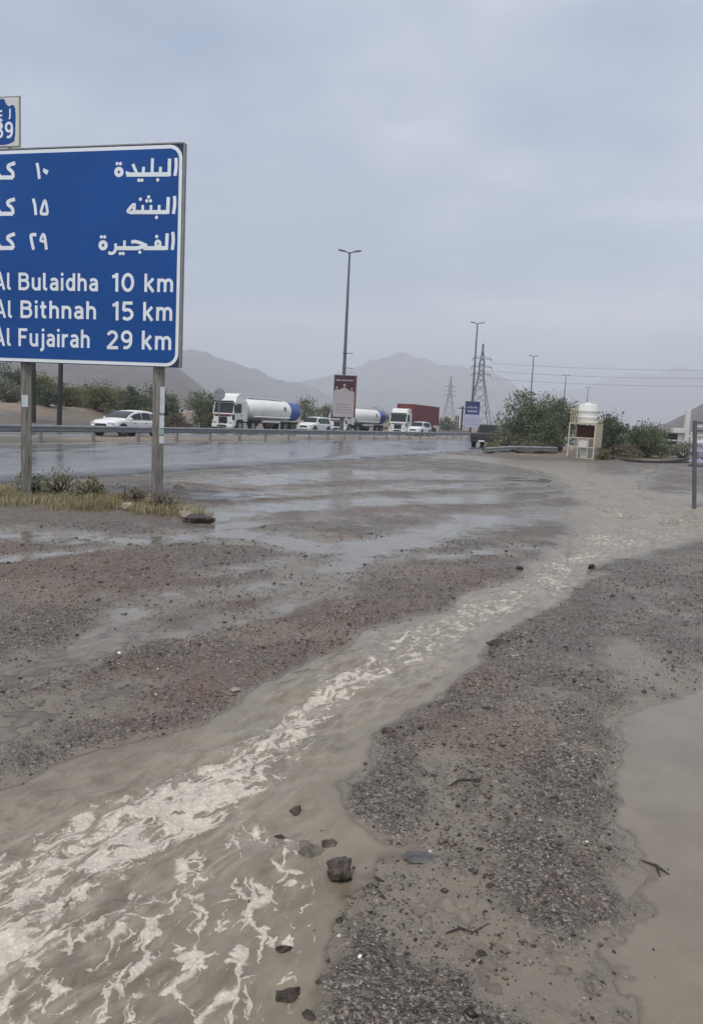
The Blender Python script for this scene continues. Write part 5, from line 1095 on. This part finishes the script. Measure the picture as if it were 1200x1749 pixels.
def banner(label, x, y, w, h, z0, kind, rz=0.0):
    e = empty('billboard', (x, y, 0), rz); tag(e, label, 'billboard')
    def pl(nm, a, b, c, d, t, mat, par=None): return MB().prism([(a, c), (b, c), (b, d), (a, d)], lambda u, v, s: (u, s, v), t[0], t[1]).build(nm, mat, par or e)
    pl('case', -w/2, w/2, z0, z0+h, (-0.30, -0.08), M['sign_edge'] if kind == 'red' else M['steel'])
    X0_, X1_ = -w/2+0.05, w/2-(0.16 if kind == 'red' else 0.05)
    F = lambda a, b: (-0.302-0.004*b, -0.299-0.004*(a))
    top = pl('poster_top', X0_, X1_, z0+h*0.5, z0+h-0.04, (-0.304, -0.3), M['poster_red'] if kind == 'red' else M['poster_navy'])
    bot = pl('poster_bottom', X0_, X1_, z0+0.05, z0+h*0.5-0.003, (-0.304, -0.3), M['poster_white'] if kind == 'red' else M['poster_lilac'])
    ww = X1_-X0_; cx = (X0_+X1_)/2
    if kind == 'red':
        for k in range(9): pl('headline', X0_+ww*(0.06+k*0.1), X0_+ww*(0.06+k*0.1+rng.uniform(0.05, 0.085)), z0+h*0.86, z0+h*rng.uniform(0.885, 0.9), (-0.309, -0.305), M['poster_white'], top)
        for fx, hz, sc in ((0.14, 0.69, 0.75), (0.86, 0.67, 0.75), (0.5, 0.74, 1.0)):
            px = X0_+ww*fx; hh = z0+h*hz; k = 0.0 if sc < 1 else 0.006
            wd = 0.27*sc*ww*0.95; a = max(px-wd, X0_+0.01); b = min(px+wd, X1_-0.01)
            MB().prism([(a, z0+h*0.42), (b, z0+h*0.42), (b, hh-0.36*sc), (px+0.12*sc, hh-0.16*sc), (px-0.12*sc, hh-0.16*sc), (a, hh-0.36*sc)], lambda u, v, s: (u, s, v), -0.311-k, -0.305).build('printed_robe', M['poster_white'], top)
            MB().prism([(px+0.10*sc*math.cos(t), hh+0.15*sc*math.sin(t)) for t in np.linspace(0, 2*math.pi, 12, endpoint=False)], lambda u, v, s: (u, s, v), -0.313-k, -0.305).build('printed_head', M['skin_print'], top)
            MB().prism([(px+0.12*sc*math.cos(t), hh+0.07*sc+0.11*sc*math.sin(t)) for t in np.linspace(0, math.pi, 9)], lambda u, v, s: (u, s, v), -0.316-k, -0.305).build('printed_headscarf', M['poster_white'], top)
            pl('printed_trim', px-0.02, px+0.02, hh-0.62*sc, hh-0.2*sc, (-0.3185-k, -0.305), M['poster_ink'], top)
        for k in range(4): pl('printed_line', X0_+ww*0.1, X1_-ww*(0.08+0.05*(k % 2)), z0+h*(0.10+0.065*k), z0+h*(0.115+0.065*k+0.006*(k % 2)), (-0.309, -0.305), M['poster_ink'], bot)
        pl('red_margin', X1_+0.004, w/2-0.01, z0+0.03, z0+h-0.03, (-0.304, -0.3), M['container_red'])
    else:
        for k in range(7): pl('headline', X0_+ww*(0.1+k*0.115), X0_+ww*(0.1+k*0.115+0.07), z0+h*0.74, z0+h*(0.78+0.02*(k % 3)), (-0.309, -0.305), M['poster_lilac'], top)
        for k in range(4): pl('headline', X0_+ww*(0.18+k*0.18), X0_+ww*(0.18+k*0.18+0.12), z0+h*0.58, z0+h*0.66, (-0.309, -0.305), M['poster_lilac'], top)
        for k in range(4): pl('printed_line', X0_+ww*0.12, X1_-ww*0.1, z0+h*(0.12+0.08*k), z0+h*(0.14+0.08*k), (-0.309, -0.305), M['poster_ink'], bot)
    for zz in (z0+0.4, z0+h-0.5): MB().box(0, -0.02, zz, 0.5, 0.3, 0.08).build('clamp', M['pole_grey'], e)
    return e
banner('upright billboard with dark red top and three printed white robed figures', -1.08, 67, 1.98, 3.62, 1.84, 'red')
banner('upright billboard with navy top and pale lilac lower half', 16.5, 110, 2.1, 3.75, 1.4, 'navy')

e = empty('traffic_sign', (-10.0, 56.0, 0.1)); tag(e, 'round traffic sign seen from its grey back in front of the tanker cab', 'traffic sign')
MB().tube([(0, 0, -0.2), (0, 0, 3.3)], 0.035, 8).build('post', M['steel'], e, 50); MB().cyl((0, -0.05, 2.92), (0.1, 1, 0), 0.43, 0.02, 28).build('plate', M['steel'], e, 40)
for z in (2.7, 3.1): MB().box(0, -0.075, z, 0.6, 0.03, 0.05).build('back_rail', M['steel'], e)

for x, y, H, lean, lb in ((-24.4, 58.0, 9.5, 0.0, 'dark wooden utility pole with a white box, seen under the sign'), (-22.3, 57.6, 9.2, 0.025, 'plain dark leaning wooden utility pole seen under the sign')):
    e = empty('utility_pole', (x, y, gz(x, y)-0.1)); tag(e, lb, 'utility pole')
    MB().tube([(0, 0, 0), (lean*H, 0, H)], [0.19, 0.14], 10).build('pole', M['dark_wood'], e, 50)
    MB().box(lean*H, 0, H-0.4, 2.2, 0.12, 0.14).build('cross_arm', M['dark_wood'], e)
    if lean == 0:
        bx = MB().box(-0.48, -0.02, 3.4, 0.66, 0.45, 0.8, None, 0.04).build('transformer_box', M['plastic_tank'], e, 40)
        for k in range(4): MB().tube([(-0.72+0.16*k, -0.02, 3.8), (-0.72+0.16*k, -0.02, 4.35)], 0.05, 8).build('insulator', M['dark_wood'], bx, 50)
        MB().box(-0.35, 0, 2.94, 0.9, 0.1, 0.08).build('bracket', M['dark_wood'], e)
e = empty('utility_pole', (17.9, 130, 0.0)); tag(e, 'short dark pole with crossbar between the container truck and navy billboard', 'utility pole')
MB().tube([(0, 0, -0.5), (0, 0, 4.9)], 0.15, 8).build('pole', M['dark_wood'], e, 50); MB().box(0.1, 0, 4.55, 2.0, 0.12, 0.14).build('cross_arm', M['dark_wood'], e)
for k, x in enumerate((16.9, 17.25)):
    MB_ = MB().tube([(0, 0, -0.5), (0, 0, 3.3)], 0.11, 8).build('post', M['dark_wood'], None, 50); MB_.location = (x, 130, 0); MB_.name = 'timber_post'
    tag(MB_, ('outer' if k == 0 else 'inner') + ' of two short dark posts left of the crossbar pole', 'post', 'short dark posts by the roadside')

# pylons and lines
def pylon(label, x, y, H, rz, arms, group='lattice pylons'):
    e = empty('pylon', (x, y, gz(x, y)), rz); tag(e, label, 'pylon', group); b, t = H*0.145, H*0.028; zk = H*0.63
    def hw(z): return b + (t-b)*min(z/zk, 1.0) if z < zk else t*(1-(z-zk)/(H-zk)*0.85) if z > H*0.82 else t
    lv = [0, H*0.16, H*0.30, H*0.42, H*0.52, H*0.60, H*0.66, H*0.72, H*0.78, H*0.84, H*0.92, H]
    r_ = 0.10
    for sx, sy in ((-1, -1), (1, -1), (1, 1), (-1, 1)): MB().tube([(sx*hw(z), sy*hw(z), z) for z in lv], r_*1.25, 4).build('leg', M['wire'], e)
    br = MB()
    for z0, z1 in zip(lv[:-1], lv[1:]):
        a, c = hw(z0), hw(z1)
        for k in range(4):
            q0 = [(-1, -1), (1, -1), (1, 1), (-1, 1)][k]; q1 = [(1, -1), (1, 1), (-1, 1), (-1, -1)][k]
            br.tube([(q0[0]*a, q0[1]*a, z0), (q1[0]*c, q1[1]*c, z1)], r_*0.7, 4); br.tube([(q1[0]*a, q1[1]*a, z0), (q0[0]*c, q0[1]*c, z1)], r_*0.7, 4)
    br.build('bracing', M['wire'], e)
    for z, l in arms:
        am = MB()
        for s in (-1, 1):
            am.tube([(0, 0, z), (s*l, 0, z)], r_, 4); am.tube([(0, 0, z+H*0.035), (s*l, 0, z)], r_*0.8, 4); am.tube([(s*l, 0, z), (s*l, 0, z-H*0.03)], r_*1.2, 4)
        am.build('cross_arm', M['wire'], e)
    return e
PG = 'lattice pylons'
pylon('nearest lattice power pylon beside the double street lamp', 47.6, 300, 32.6, 0.0, ((26.9, 3.7), (23.8, 3.9), (20.9, 3.7)))
pylon('hazy lattice power pylon above the red container', 72.1, 600, 38, 0.1, ((30, 4.5), (26.5, 4.7), (23, 4.5)))
pylon('faint distant lattice pylon over the far right hill', 300, 640, 42, 0.2, ((33, 4.5), (29.5, 4.7), (26, 4.5)))
WG = 'power lines from the nearest pylon'
for i, (z0, z1, o, lb) in enumerate(((26.2, 25.4, 3.7, 'top power line running right from the nearest pylon'), (23.1, 22.9, 3.9, 'middle power line running right from the nearest pylon'), (20.2, 20.4, 3.7, 'lowest power line running right from the nearest pylon'))):
    A = Vector((47.6+o, 300, z0)); B = Vector((190, 235, z1+3.0))
    pts = [A.lerp(B, k/24) - Vector((0, 0, 4*2.6*(k/24)*(1-k/24))) for k in range(25)]
    w_ = MB().tube(pts, 0.045, 5).build('power_line', M['wire'], None, 60); tag(w_, lb, 'power line', WG)

# far buildings and walls
def hut(label, x, y, w, d, h, rz, nwin, roofm='wall_white'):
    e = empty('building', (x, y, gz(x, y)-0.2), rz); tag(e, label, 'building')
    MB().box(0, 0, h/2, w, d, h).build('wall', M['wall_white'], e); MB().box(0, 0, h+0.15, w+0.5, d+0.5, 0.3).build('roof', M[roofm], e)
    for k in range(nwin):
        xx = -w/2 + w*(k+0.5)/nwin; f = MB().box(xx, -d/2-0.02, h*0.55, w/nwin*0.45, 0.06, h*0.35).build('window', M['wall_white'], e); MB().box(xx, -d/2-0.055, h*0.55, w/nwin*0.36, 0.02, h*0.28).build('pane', M['glass'], f)
    return e
hut('low white building beyond the container truck', 31.5, 260, 5.6, 5, 3.4, 0, 3)
hut('long low white building behind the pickup truck', 30.0, 160, 7, 5, 1.8, 0.1, 4)
hut('white building at the far left end of the road behind the trees', -3.5, 210, 14, 6, 3.2, 0.2, 5)
def barrier(label, p0, p1, h=0.85):
    A, B = Vector((*p0, 0)), Vector((*p1, 0)); d = B-A; L = d.length; n = max(1, int(L/3)); rz = math.atan2(d.y, d.x)
    e = empty('concrete_barrier', (A.x, A.y, 0), rz); tag(e, label, 'barrier')
    me = MB().prism([(-0.3, 0), (0.3, 0), (0.3, 0.08), (0.14, 0.35), (0.09, h), (-0.09, h), (-0.14, 0.35), (-0.3, 0.08)], lambda x, z, t: (t, x, z), 0.02, L/n-0.02).mesh('segment'); me.materials.append(M['concrete'])
    for k in range(n): o = link_mesh('segment', me, e); o.location = (k*L/n, 0, 0)
barrier('pale concrete barrier beyond the end of the guardrail', (11.8, 105.5), (21, 140))

# ------------------------------------------------------------------ water tank stand and things at the lot edge
ts = empty('tank_stand', (12.55, 45.1, gz(12.4, 44.5)-0.04), R(-32)); tag(ts, 'cream painted steel stand carrying the white water tank', 'tank stand')
Wd, Dp, Hd = 1.5, 1.4, 2.02; cm = M['cream']
for x, y in ((0, 0), (Wd, 0), (0, Dp), (Wd, Dp)):
    MB().box(x, y, Hd/2, 0.07, 0.07, Hd).build('leg', cm, ts)
dk = MB().box(Wd/2, Dp/2, Hd+0.03, Wd+0.1, Dp+0.1, 0.055).build('deck', cm, ts)
for z in (0.06, 0.68, 1.22): MB().box(Wd/2, 0, z, Wd-0.08, 0.05, 0.05).build('rail', cm, ts)
for z in (0.06, 1.22):
    for x in (0, Wd): MB().box(x, Dp/2, z, 0.05, Dp-0.08, 0.05).build('rail', cm, ts)
for x in (0.56, 1.14): MB().box(x, 0.0, 0.61, 0.045, 0.045, 1.15).build('upright', cm, ts)
MB().box(Wd/2, Dp-0.05, 1.62, Wd-0.1, 0.02, 0.72).build('back_panel', M['rust'], ts)
MB().box(0.85, 0.06, 0.95, 0.62, 0.03, 0.5).build('notice_plate', M['panel_white'], ts)
MB().box(Wd+0.05, Dp/2, 1.34, 0.02, Dp-0.02, 1.32).build('side_sheet', cm, ts)
MB().box(0.85, 0.5, 0.35, 0.42, 0.4, 0.62, None, 0.03).build('tap_cabinet', M['panel_white'], ts, 40)
MB().box(Wd/2, Dp-0.05, 0.62, Wd-0.1, 0.02, 1.1).build('rear_sheet', M['panel_white'], ts)
for x0_, x1_, y in ((0.03, 0.44, 0.0), (Wd-0.10, Wd, 0.0)):
    pass
rl = MB()
for x in np.linspace(0.02, 0.42, 5): rl.box(x, 0.0, Hd+0.47, 0.03, 0.03, 0.82)
rl.box(0.22, 0, Hd+0.89, 0.45, 0.035, 0.035); rl.build('railing', cm, ts)
MB().box(Wd, Dp-0.1, Hd+0.47, 0.03, 0.03, 0.82).build('railing', cm, ts)
wt = empty('water_tank', (13.60, 45.27, gz(12.4, 44.5)-0.04+Hd+0.06), R(6)); tag(wt, 'white round plastic water tank standing on the cream steel stand', 'water tank')
n = 32; tb = MB(); rings = []
for z, r_ in ((0, 0.50), (0.03, 0.555), (0.3, 0.56), (0.32, 0.575), (0.36, 0.575), (0.38, 0.56), (0.66, 0.56), (0.68, 0.575), (0.72, 0.575), (0.74, 0.56), (1.04, 0.56), (1.08, 0.53), (1.11, 0.40), (1.14, 0.22)):
    rings.append([(r_*math.cos(2*math.pi*k/n), r_*math.sin(2*math.pi*k/n), z) for k in range(n)])
tb.quadstrip(rings); tb.build('shell', M['plastic_tank'], wt, 40)
MB().cyl((0, 0, 1.17), (0, 0, 1), 0.22, 0.07, 24, 0.2).build('lid', M['sign_white'], wt, 40)
for k in range(8):
    a = 2*math.pi*k/8; MB().box(0.44*math.cos(a), 0.44*math.sin(a), 1.05, 0.24, 0.06, 0.09, Matrix.Rotation(a, 3, 'Z') @ Matrix.Rotation(0.5, 3, 'Y')).build('rib', M['plastic_tank'], wt)

# slatted board on a post at the lot edge
sb = empty('slatted_board', (7.74, 17.1, gz(7.66, 17.1))); tag(sb, 'slatted board with white and dark bars on a thin grey post', 'board')
MB().tube([(0, 0, -0.3), (-0.22, 0, 2.02)], 0.045, 10).build('post', M['pole_grey'], sb, 50)
for k, (z, h, m_) in enumerate(((1.98, 0.05, 'pole_grey'), (1.90, 0.035, 'panel_white'), (1.80, 0.05, 'pole_grey'), (1.70, 0.04, 'panel_white'), (1.56, 0.07, 'sign_white'), (1.46, 0.04, 'poster_ink'), (1.36, 0.07, 'poster_lilac'), (1.24, 0.06, 'poster_ink'), (1.13, 0.08, 'poster_lilac'), (1.02, 0.05, 'pole_grey'))):
    MB().box(0.40, 0.07, z, 1.25, 0.03, h).build('slat', M[m_], sb)
MB().box(1.05, 0.1, 0.85, 0.06, 0.05, 2.3).build('post', M['steel'], sb); MB().box(0.02, 0.1, 1.5, 0.05, 0.03, 1.05).build('batten', M['panel_white'], sb)
wf = empty('white_gantry', (25.8, 60.0, 0.15)); tag(wf, 'white steel post with a projecting white slab at the lot edge', 'gantry')
MB().box(0, 0, 1.75, 0.36, 0.3, 3.5, None, 0.03).build('post', M['wall_white'], wf); MB().box(0.45, 0, 0.9, 0.22, 0.24, 1.9, None, 0.03).build('leg', M['wall_white'], wf)
MB().box(-0.62, 0, 1.9, 0.9, 0.6, 0.38, None, 0.04).build('slab', M['wall_white'], wf); MB().box(0.3, 0, 1.55, 0.5, 0.18, 0.2).build('brace', M['wall_white'], wf)
sd_ = empty('shelter', (26.2, 66.0, 0.1), 0.1); tag(sd_, 'low dark open shelter behind the white gantry', 'shelter')
MB().box(0, 0, 1.75, 4.6, 3, 0.12).build('roof', M['pole_grey'], sd_); MB().box(0, 1.4, 0.9, 4.4, 0.08, 1.6).build('back_wall', M['black'], sd_)
for x in (-2.2, -0.7, 0.8, 2.2): MB().box(x, -1.3, 0.85, 0.1, 0.1, 1.7).build('post', M['pole_grey'], sd_)
for z in (0.7, 1.15): MB().box(0, -1.3, z, 4.3, 0.05, 0.12).build('rail', M['wall_white'], sd_)
def hose(label, pts, r_):
    P = [Vector((x, y, gz(x, y)+dz)) for x, y, dz in pts]; Q = []
    for i in range(len(P)-1):
        p0, p1, p2, p3 = P[max(i-1, 0)], P[i], P[i+1], P[min(i+2, len(P)-1)]
        for k in range(6):
            t = k/6; Q.append(0.5*((2*p1) + (p2-p0)*t + (2*p0-5*p1+4*p2-p3)*t*t + (3*p1-p0-3*p2+p3)*t*t*t))
    Q.append(P[-1]); return tag(MB().tube(Q, r_, 8).build('pipe', M['hose'], None, 60), label, 'pipe', 'black pipes along the lot edge')
hose('upper black pipe running from the shrub to the slatted board', [(15.0, 44.2, 0.2), (16.5, 44.0, 0.05), (18.2, 44.2, 0.12), (20, 45, 0.30), (22.5, 46, 0.45)], 0.06)
hose('lower black pipe lying on the ground under the shrub', [(14.6, 43.6, 0.25), (15.6, 43.2, 0.06), (17.5, 43.4, 0.08), (19.5, 44.0, 0.16), (22, 44.6, 0.25)], 0.05)
rock('mud_heap', 'long dark mud heap behind the thin post of the slatted board', 'mud heap', 19.6, 41.6, 1.5, 0.4, 0.16, M['debris'], 131, 0.4, 0.15)
rock('rock', 'rusty brown rubble lump beside the tank stand', 'rock', 14.9, 45.0, 0.5, 0.3, 0.22, M['rust'], 133, 0.35, 0.2)
rock('mud_heap', 'dark mud heap under the low bent guardrail', 'mud heap', 10.4, 45.9, 1.2, 0.4, 0.2, M['debris'], 137, 0.35, 0.2)

# ------------------------------------------------------------------ vegetation
def bush(name, label, x, y, w, h, nleaf, mat, seed, leaf=0.12, clumps=26, trunk=0.0, upright=0.5, group='shrubs along the roads', depth=None, z=None, thin=1.0, sparse=0.0):
    rs = np.random.default_rng(seed); d = depth or w
    e = empty(name, (x, y, (gz(x, y) if z is None else z)-0.05)); tag(e, label, 'tree' if 'tree' in name else 'shrub', group)
    # clump centres on an uneven dome
    th = rs.uniform(0, 2*math.pi, clumps); ph = np.arccos(rs.uniform(-0.15 if trunk else 0.02, 1, clumps)); rad = rs.uniform(0.45, 1.0, clumps)**0.6*rs.uniform(0.8, 1.12, clumps)
    C_ = np.stack([np.cos(th)*np.sin(ph)*rad*w/2*0.86, np.sin(th)*np.sin(ph)*rad*d/2*0.86, trunk*h + (np.cos(ph)*rad*0.86+0.12)*h*(1-trunk)], 1)
    C_[:, 2] = np.clip(C_[:, 2], 0.12*h, h*1.02)
    br = MB()
    for c in C_[:min(clumps, 22)]:
        b0 = np.array([rs.normal()*0.06*w, rs.normal()*0.06*w, 0]); mid = (b0+c)/2 + np.array([rs.normal()*0.05*w, rs.normal()*0.05*w, 0.12*h])
        br.tube([tuple(b0), tuple(mid), tuple(c)], [0.022*h**0.7+0.01, 0.014*h**0.7+0.006, 0.006], 5)
    if trunk: br.tube([(0, 0, 0), (0.05, 0, trunk*h*0.6), (0, 0.05, trunk*h*1.1)], [0.05*h, 0.04*h, 0.03*h], 7)
    br.build('branches', M['bark'], e, 60)
    k = rs.integers(0, clumps, nleaf); sg = rs.uniform(0.06, 0.15, clumps)[k]
    off = rs.normal(size=(nleaf, 3)); P = C_[k] + off*np.stack([sg*w, sg*d, sg*h*0.85], 1)
    if sparse:
        m = rs.uniform(size=nleaf) > sparse*(off**2).sum(1)/6; P = P[m]; k = k[m]
    P = P[P[:, 2] > 0.03*h]; m_ = len(P)
    out = P - np.array([0, 0, h*0.3]); out /= np.linalg.norm(out, axis=1)[:, None]+1e-6
    dirv = out*0.6 + rs.normal(size=(m_, 3))*0.75 + np.array([0, 0, upright]); dirv /= np.linalg.norm(dirv, axis=1)[:, None]
    sd = np.cross(dirv, rs.normal(size=(m_, 3))); sd /= np.linalg.norm(sd, axis=1)[:, None]+1e-6
    ln = leaf*rs.uniform(0.6, 1.5, m_)[:, None]; wd = ln*rs.uniform(0.16, 0.34, m_)[:, None]*thin
    V = np.stack([P, P+dirv*ln*0.5+sd*wd, P+dirv*ln, P+dirv*ln*0.5-sd*wd], 1).reshape(-1, 3)
    F = np.arange(m_*4).reshape(-1, 4)
    np_mesh('crown', V, F, mat, e)
    return e
LB = 'shrubs on the dirt bank beyond the far carriageway'
for i, (nm, lb, x, y, w, h, mt) in enumerate((
    ('tree', 'tall dark tree at the left end of the dirt bank', -33.4, 74, 3.6, 4.3, 'leaf_dark'),
    ('shrub', 'yellow green shrub behind the utility pole with the white box', -29.2, 72, 3.0, 3.1, 'leaf_yellow'),
    ('shrub', 'small grey shrub between the two dark utility poles', -28.2, 80, 2.6, 2.4, 'leaf_grey'),
    ('shrub', 'wide grey green shrub on the bank above the white car', -25.2, 74, 3.4, 2.2, 'leaf_olive'),
    ('shrub', 'grey shrub joined to the wide one above the white car', -22.6, 74.5, 3.0, 2.3, 'leaf_grey'),
    ('shrub', 'round dark green shrub just left of the near sign post', -20.3, 70, 2.7, 3.1, 'leaf_dark'),
    ('shrub', 'dark shrub just right of the near sign post', -17.6, 72, 2.7, 2.6, 'leaf_dark'),
    ('shrub', 'olive shrub right behind the first tanker cab mirror', -15.0, 76, 3.2, 3.4, 'leaf_olive'),
    ('shrub', 'tan dry shrub low on the bank right of the sign', -16.4, 70, 2.4, 1.5, 'leaf_dry'),
    ('shrub', 'dark low shrub at the foot of the box pole', -26.6, 66, 2.0, 2.0, 'leaf_dark'),
    ('shrub', 'pale shrub at the far left edge of the bank', -31.5, 69, 2.6, 2.0, 'leaf_grey'),
    ('shrub', 'small olive shrub between dark shrubs on the bank', -19.0, 77, 2.4, 2.6, 'leaf_olive'),
    ('shrub', 'yellow shrub right of the plain leaning utility pole', -26.8, 71.5, 2.8, 2.5, 'leaf_yellow'),
    ('shrub', 'pale green shrub filling the gap above the roof of the white car', -23.6, 70.0, 3.4, 2.2, 'leaf_yellow'),
    ('shrub', 'light green shrub between the tall dark tree and the box pole', -31.0, 75, 3.0, 3.0, 'leaf_olive'),
    ('shrub', 'grey green shrub low against the near sign post', -18.7, 68.5, 2.2, 1.9, 'leaf_yellow'),
    ('shrub', 'wide olive shrub behind the row on the bank', -21.5, 82, 5.0, 3.2, 'leaf_olive'),
    ('shrub', 'wide grey shrub far behind the leaning pole', -27.5, 86, 5.5, 3.4, 'leaf_olive'),
    ('shrub', 'yellow green shrub left of the tanker cab', -13.9, 74.2, 1.8, 2.0, 'leaf_yellow'))):
    bush(nm, lb, x, y, w, h, 3000, M[mt], 400+i, 0.20, 22, 0.12 if nm == 'tree' else 0.0, group=LB)
FG = 'scrub in the distance behind the trucks'
for i, (lb, x, y, w, h, mt) in enumerate((
    ('olive scrub rising above the tail of the first tanker', -9.0, 132, 6.0, 4.2, 'leaf_olive'), ('grey scrub over the white car by the first tanker', -5.2, 138, 4.5, 3.4, 'leaf_olive'),
    ('dark scrub behind the red billboard post', -1.0, 150, 5, 3.6, 'leaf_dark'), ('low olive scrub above the second tanker', 4.5, 160, 6, 3.6, 'leaf_olive'),
    ('grey bush right behind the red container', 15.0, 127, 3.4, 2.9, 'leaf_grey'), ('small grey bush below the white building', 17.0, 140, 3.0, 2.2, 'leaf_olive'),
    ('pale scrub beyond the first tanker cab', -20.5, 125, 6, 3.0, 'leaf_grey'), ('olive scrub left of the first tanker roof', -24.5, 120, 6, 3.6, 'leaf_olive'),
    ('thin scrub at the end of the road under the pylon', 36.0, 180, 6, 3.0, 'leaf_olive'), ('dark scrub behind the pickup truck', 17.5, 90, 3.0, 2.4, 'leaf_dark'))):
    bush('scrub_bush', lb, x, y, w, h, 1500, M[mt], 430+i, 0.30, 20, group=FG)
LE = 'bushes along the edge of the lot'
bush('large_bush', 'big dense green bush between the pickup truck and the tank stand', 11.5, 51.2, 5.0, 3.8, 17000, M['leaf_olive'], 460, 0.16, 60, upright=0.4, depth=4.2, thin=0.9, group=LE, sparse=0.8)
bush('large_bush', 'second green bush right behind the cream tank stand', 13.8, 52.6, 3.6, 3.7, 9000, M['leaf_olive'], 461, 0.16, 40, upright=0.4, depth=3.6, thin=0.8, group=LE, sparse=0.5)
bush('shrub', 'light yellow green shrub in front of the big green bush', 12.0, 48.3, 1.7, 2.2, 3000, M['leaf_olive'], 462, 0.13, 20, group=LE)
bush('shrub', 'thin dry shrub at the left foot of the big green bush', 9.9, 49.8, 1.5, 1.6, 1500, M['leaf_grey'], 463, 0.13, 16, group=LE)
bush('shrub', 'green shrub right of the cream tank stand', 15.9, 47.6, 2.2, 2.4, 3200, M['leaf_dark'], 464, 0.13, 20, group=LE)
bush('shrub', 'round olive shrub spreading above the black pipes', 18.5, 48.8, 3.3, 2.1, 6000, M['leaf_olive'], 465, 0.14, 30, upright=0.8, group=LE)
bush('shrub', 'pale dry shrub between the tank stand and the round shrub', 16.6, 46.5, 1.6, 0.9, 1500, M['leaf_dry'], 466, 0.11, 14, group=LE)
bush('shrub', 'flat grey shrub right of the round olive shrub', 21.6, 50.5, 2.4, 1.2, 2200, M['leaf_grey'], 467, 0.12, 18, group=LE)
bush('shrub', 'low green weed at the right foot of the tank stand', 14.35, 44.3, 0.75, 0.8, 900, M['leaf_yellow'], 468, 0.10, 10, group=LE)
bush('shrub', 'dry brown scrub under the low bent guardrail', 11.2, 47.6, 2.4, 0.8, 1600, M['leaf_dry'], 469, 0.11, 16, group=LE)
bush('shrub', 'small green weed beside the pickup truck wheel', 8.3, 46.2, 1.2, 0.7, 900, M['leaf_yellow'], 470, 0.11, 12, group=LE)
bush('shrub', 'hazy bush far right beyond the round olive shrub', 24.5, 64, 4, 1.9, 2200, M['leaf_olive'], 471, 0.16, 18, group=LE)
bush('shrub', 'dark bush between the round shrub and the tank stand', 17.6, 54, 3.0, 2.6, 3200, M['leaf_dark'], 472, 0.15, 20, group=LE)
WGp = 'weeds round the sign posts'
for i, (lb, x, y, w, h, mt) in enumerate((('leafy grey green weed clump between the sign posts', -5.05, 13.15, 0.8, 0.5, 'leaf_yellow'), ('second leafy weed clump nearer the middle of the sign', -4.5, 13.05, 0.6, 0.42, 'leaf_yellow'),
    ('olive weed clump behind the near sign post', -3.8, 13.1, 0.8, 0.30, 'leaf_dry'), ('pale weed at the foot of the far sign post', -5.6, 13.2, 0.6, 0.42, 'leaf_grey'), ('rusty dry weed right of the near sign post', -3.0, 12.2, 0.6, 0.32, 'leaf_dry'))):
    bush('weed_clump', lb, x, y, w, h, 480, M[mt], 480+i, 0.06, 22, thin=0.8, sparse=0.6, group=WGp, upright=0.9)
def grass_patch():
    N = 42000; x = rng.uniform(-9, -2.2, N); y = 12.6 - (x+5)*0.28 + rng.normal(size=N)*0.7
    P = np.stack([x, y], 1); h, m = ground_h(P); dn = fbm(x/0.4, y/0.4, 3, 501)
    k = (m['mound'] > rng.uniform(0.25, 0.9, N)) & (dn > rng.uniform(-0.45, 0.35, N)); k &= ~((np.hypot(x+3.21, (y-12.2)*0.8) < 0.22) | (np.hypot(x+5.6, (y-12.75)*0.8) < 0.22)); P, h = P[k], h[k]; n = len(P)
    ln = rng.uniform(0.04, 0.20, n)*(0.65+0.5*rng.uniform(size=n)); a = rng.uniform(0, 2*math.pi, n); lean = rng.uniform(0.1, 0.8, n)
    d = np.stack([np.cos(a)*lean, np.sin(a)*lean, np.ones(n)], 1); d /= np.linalg.norm(d, axis=1)[:, None]
    s = np.stack([-np.sin(a), np.cos(a), np.zeros(n)], 1)*rng.uniform(0.003, 0.008, n)[:, None]
    B = np.stack([P[:, 0], P[:, 1], h-0.01], 1); mid = B + d*ln[:, None]*0.6 + np.array([0, 0, 0.02]); tip = B + d*ln[:, None] + np.stack([np.cos(a), np.sin(a), -np.ones(n)*0.4], 1)*ln[:, None]*0.25
    V = np.stack([B-s, B+s, mid+s*0.7, tip, mid-s*0.7], 1).reshape(-1, 3); F = np.concatenate([np.stack([np.arange(n)*5+j for j in q_], 1) for q_ in ((0, 1, 2), (0, 2, 4), (4, 2, 3))])
    tag(np_mesh('grass', V, F, M['grass']), 'dry yellow green grass growing round the sign posts', 'grass', kind='stuff')
grass_patch()
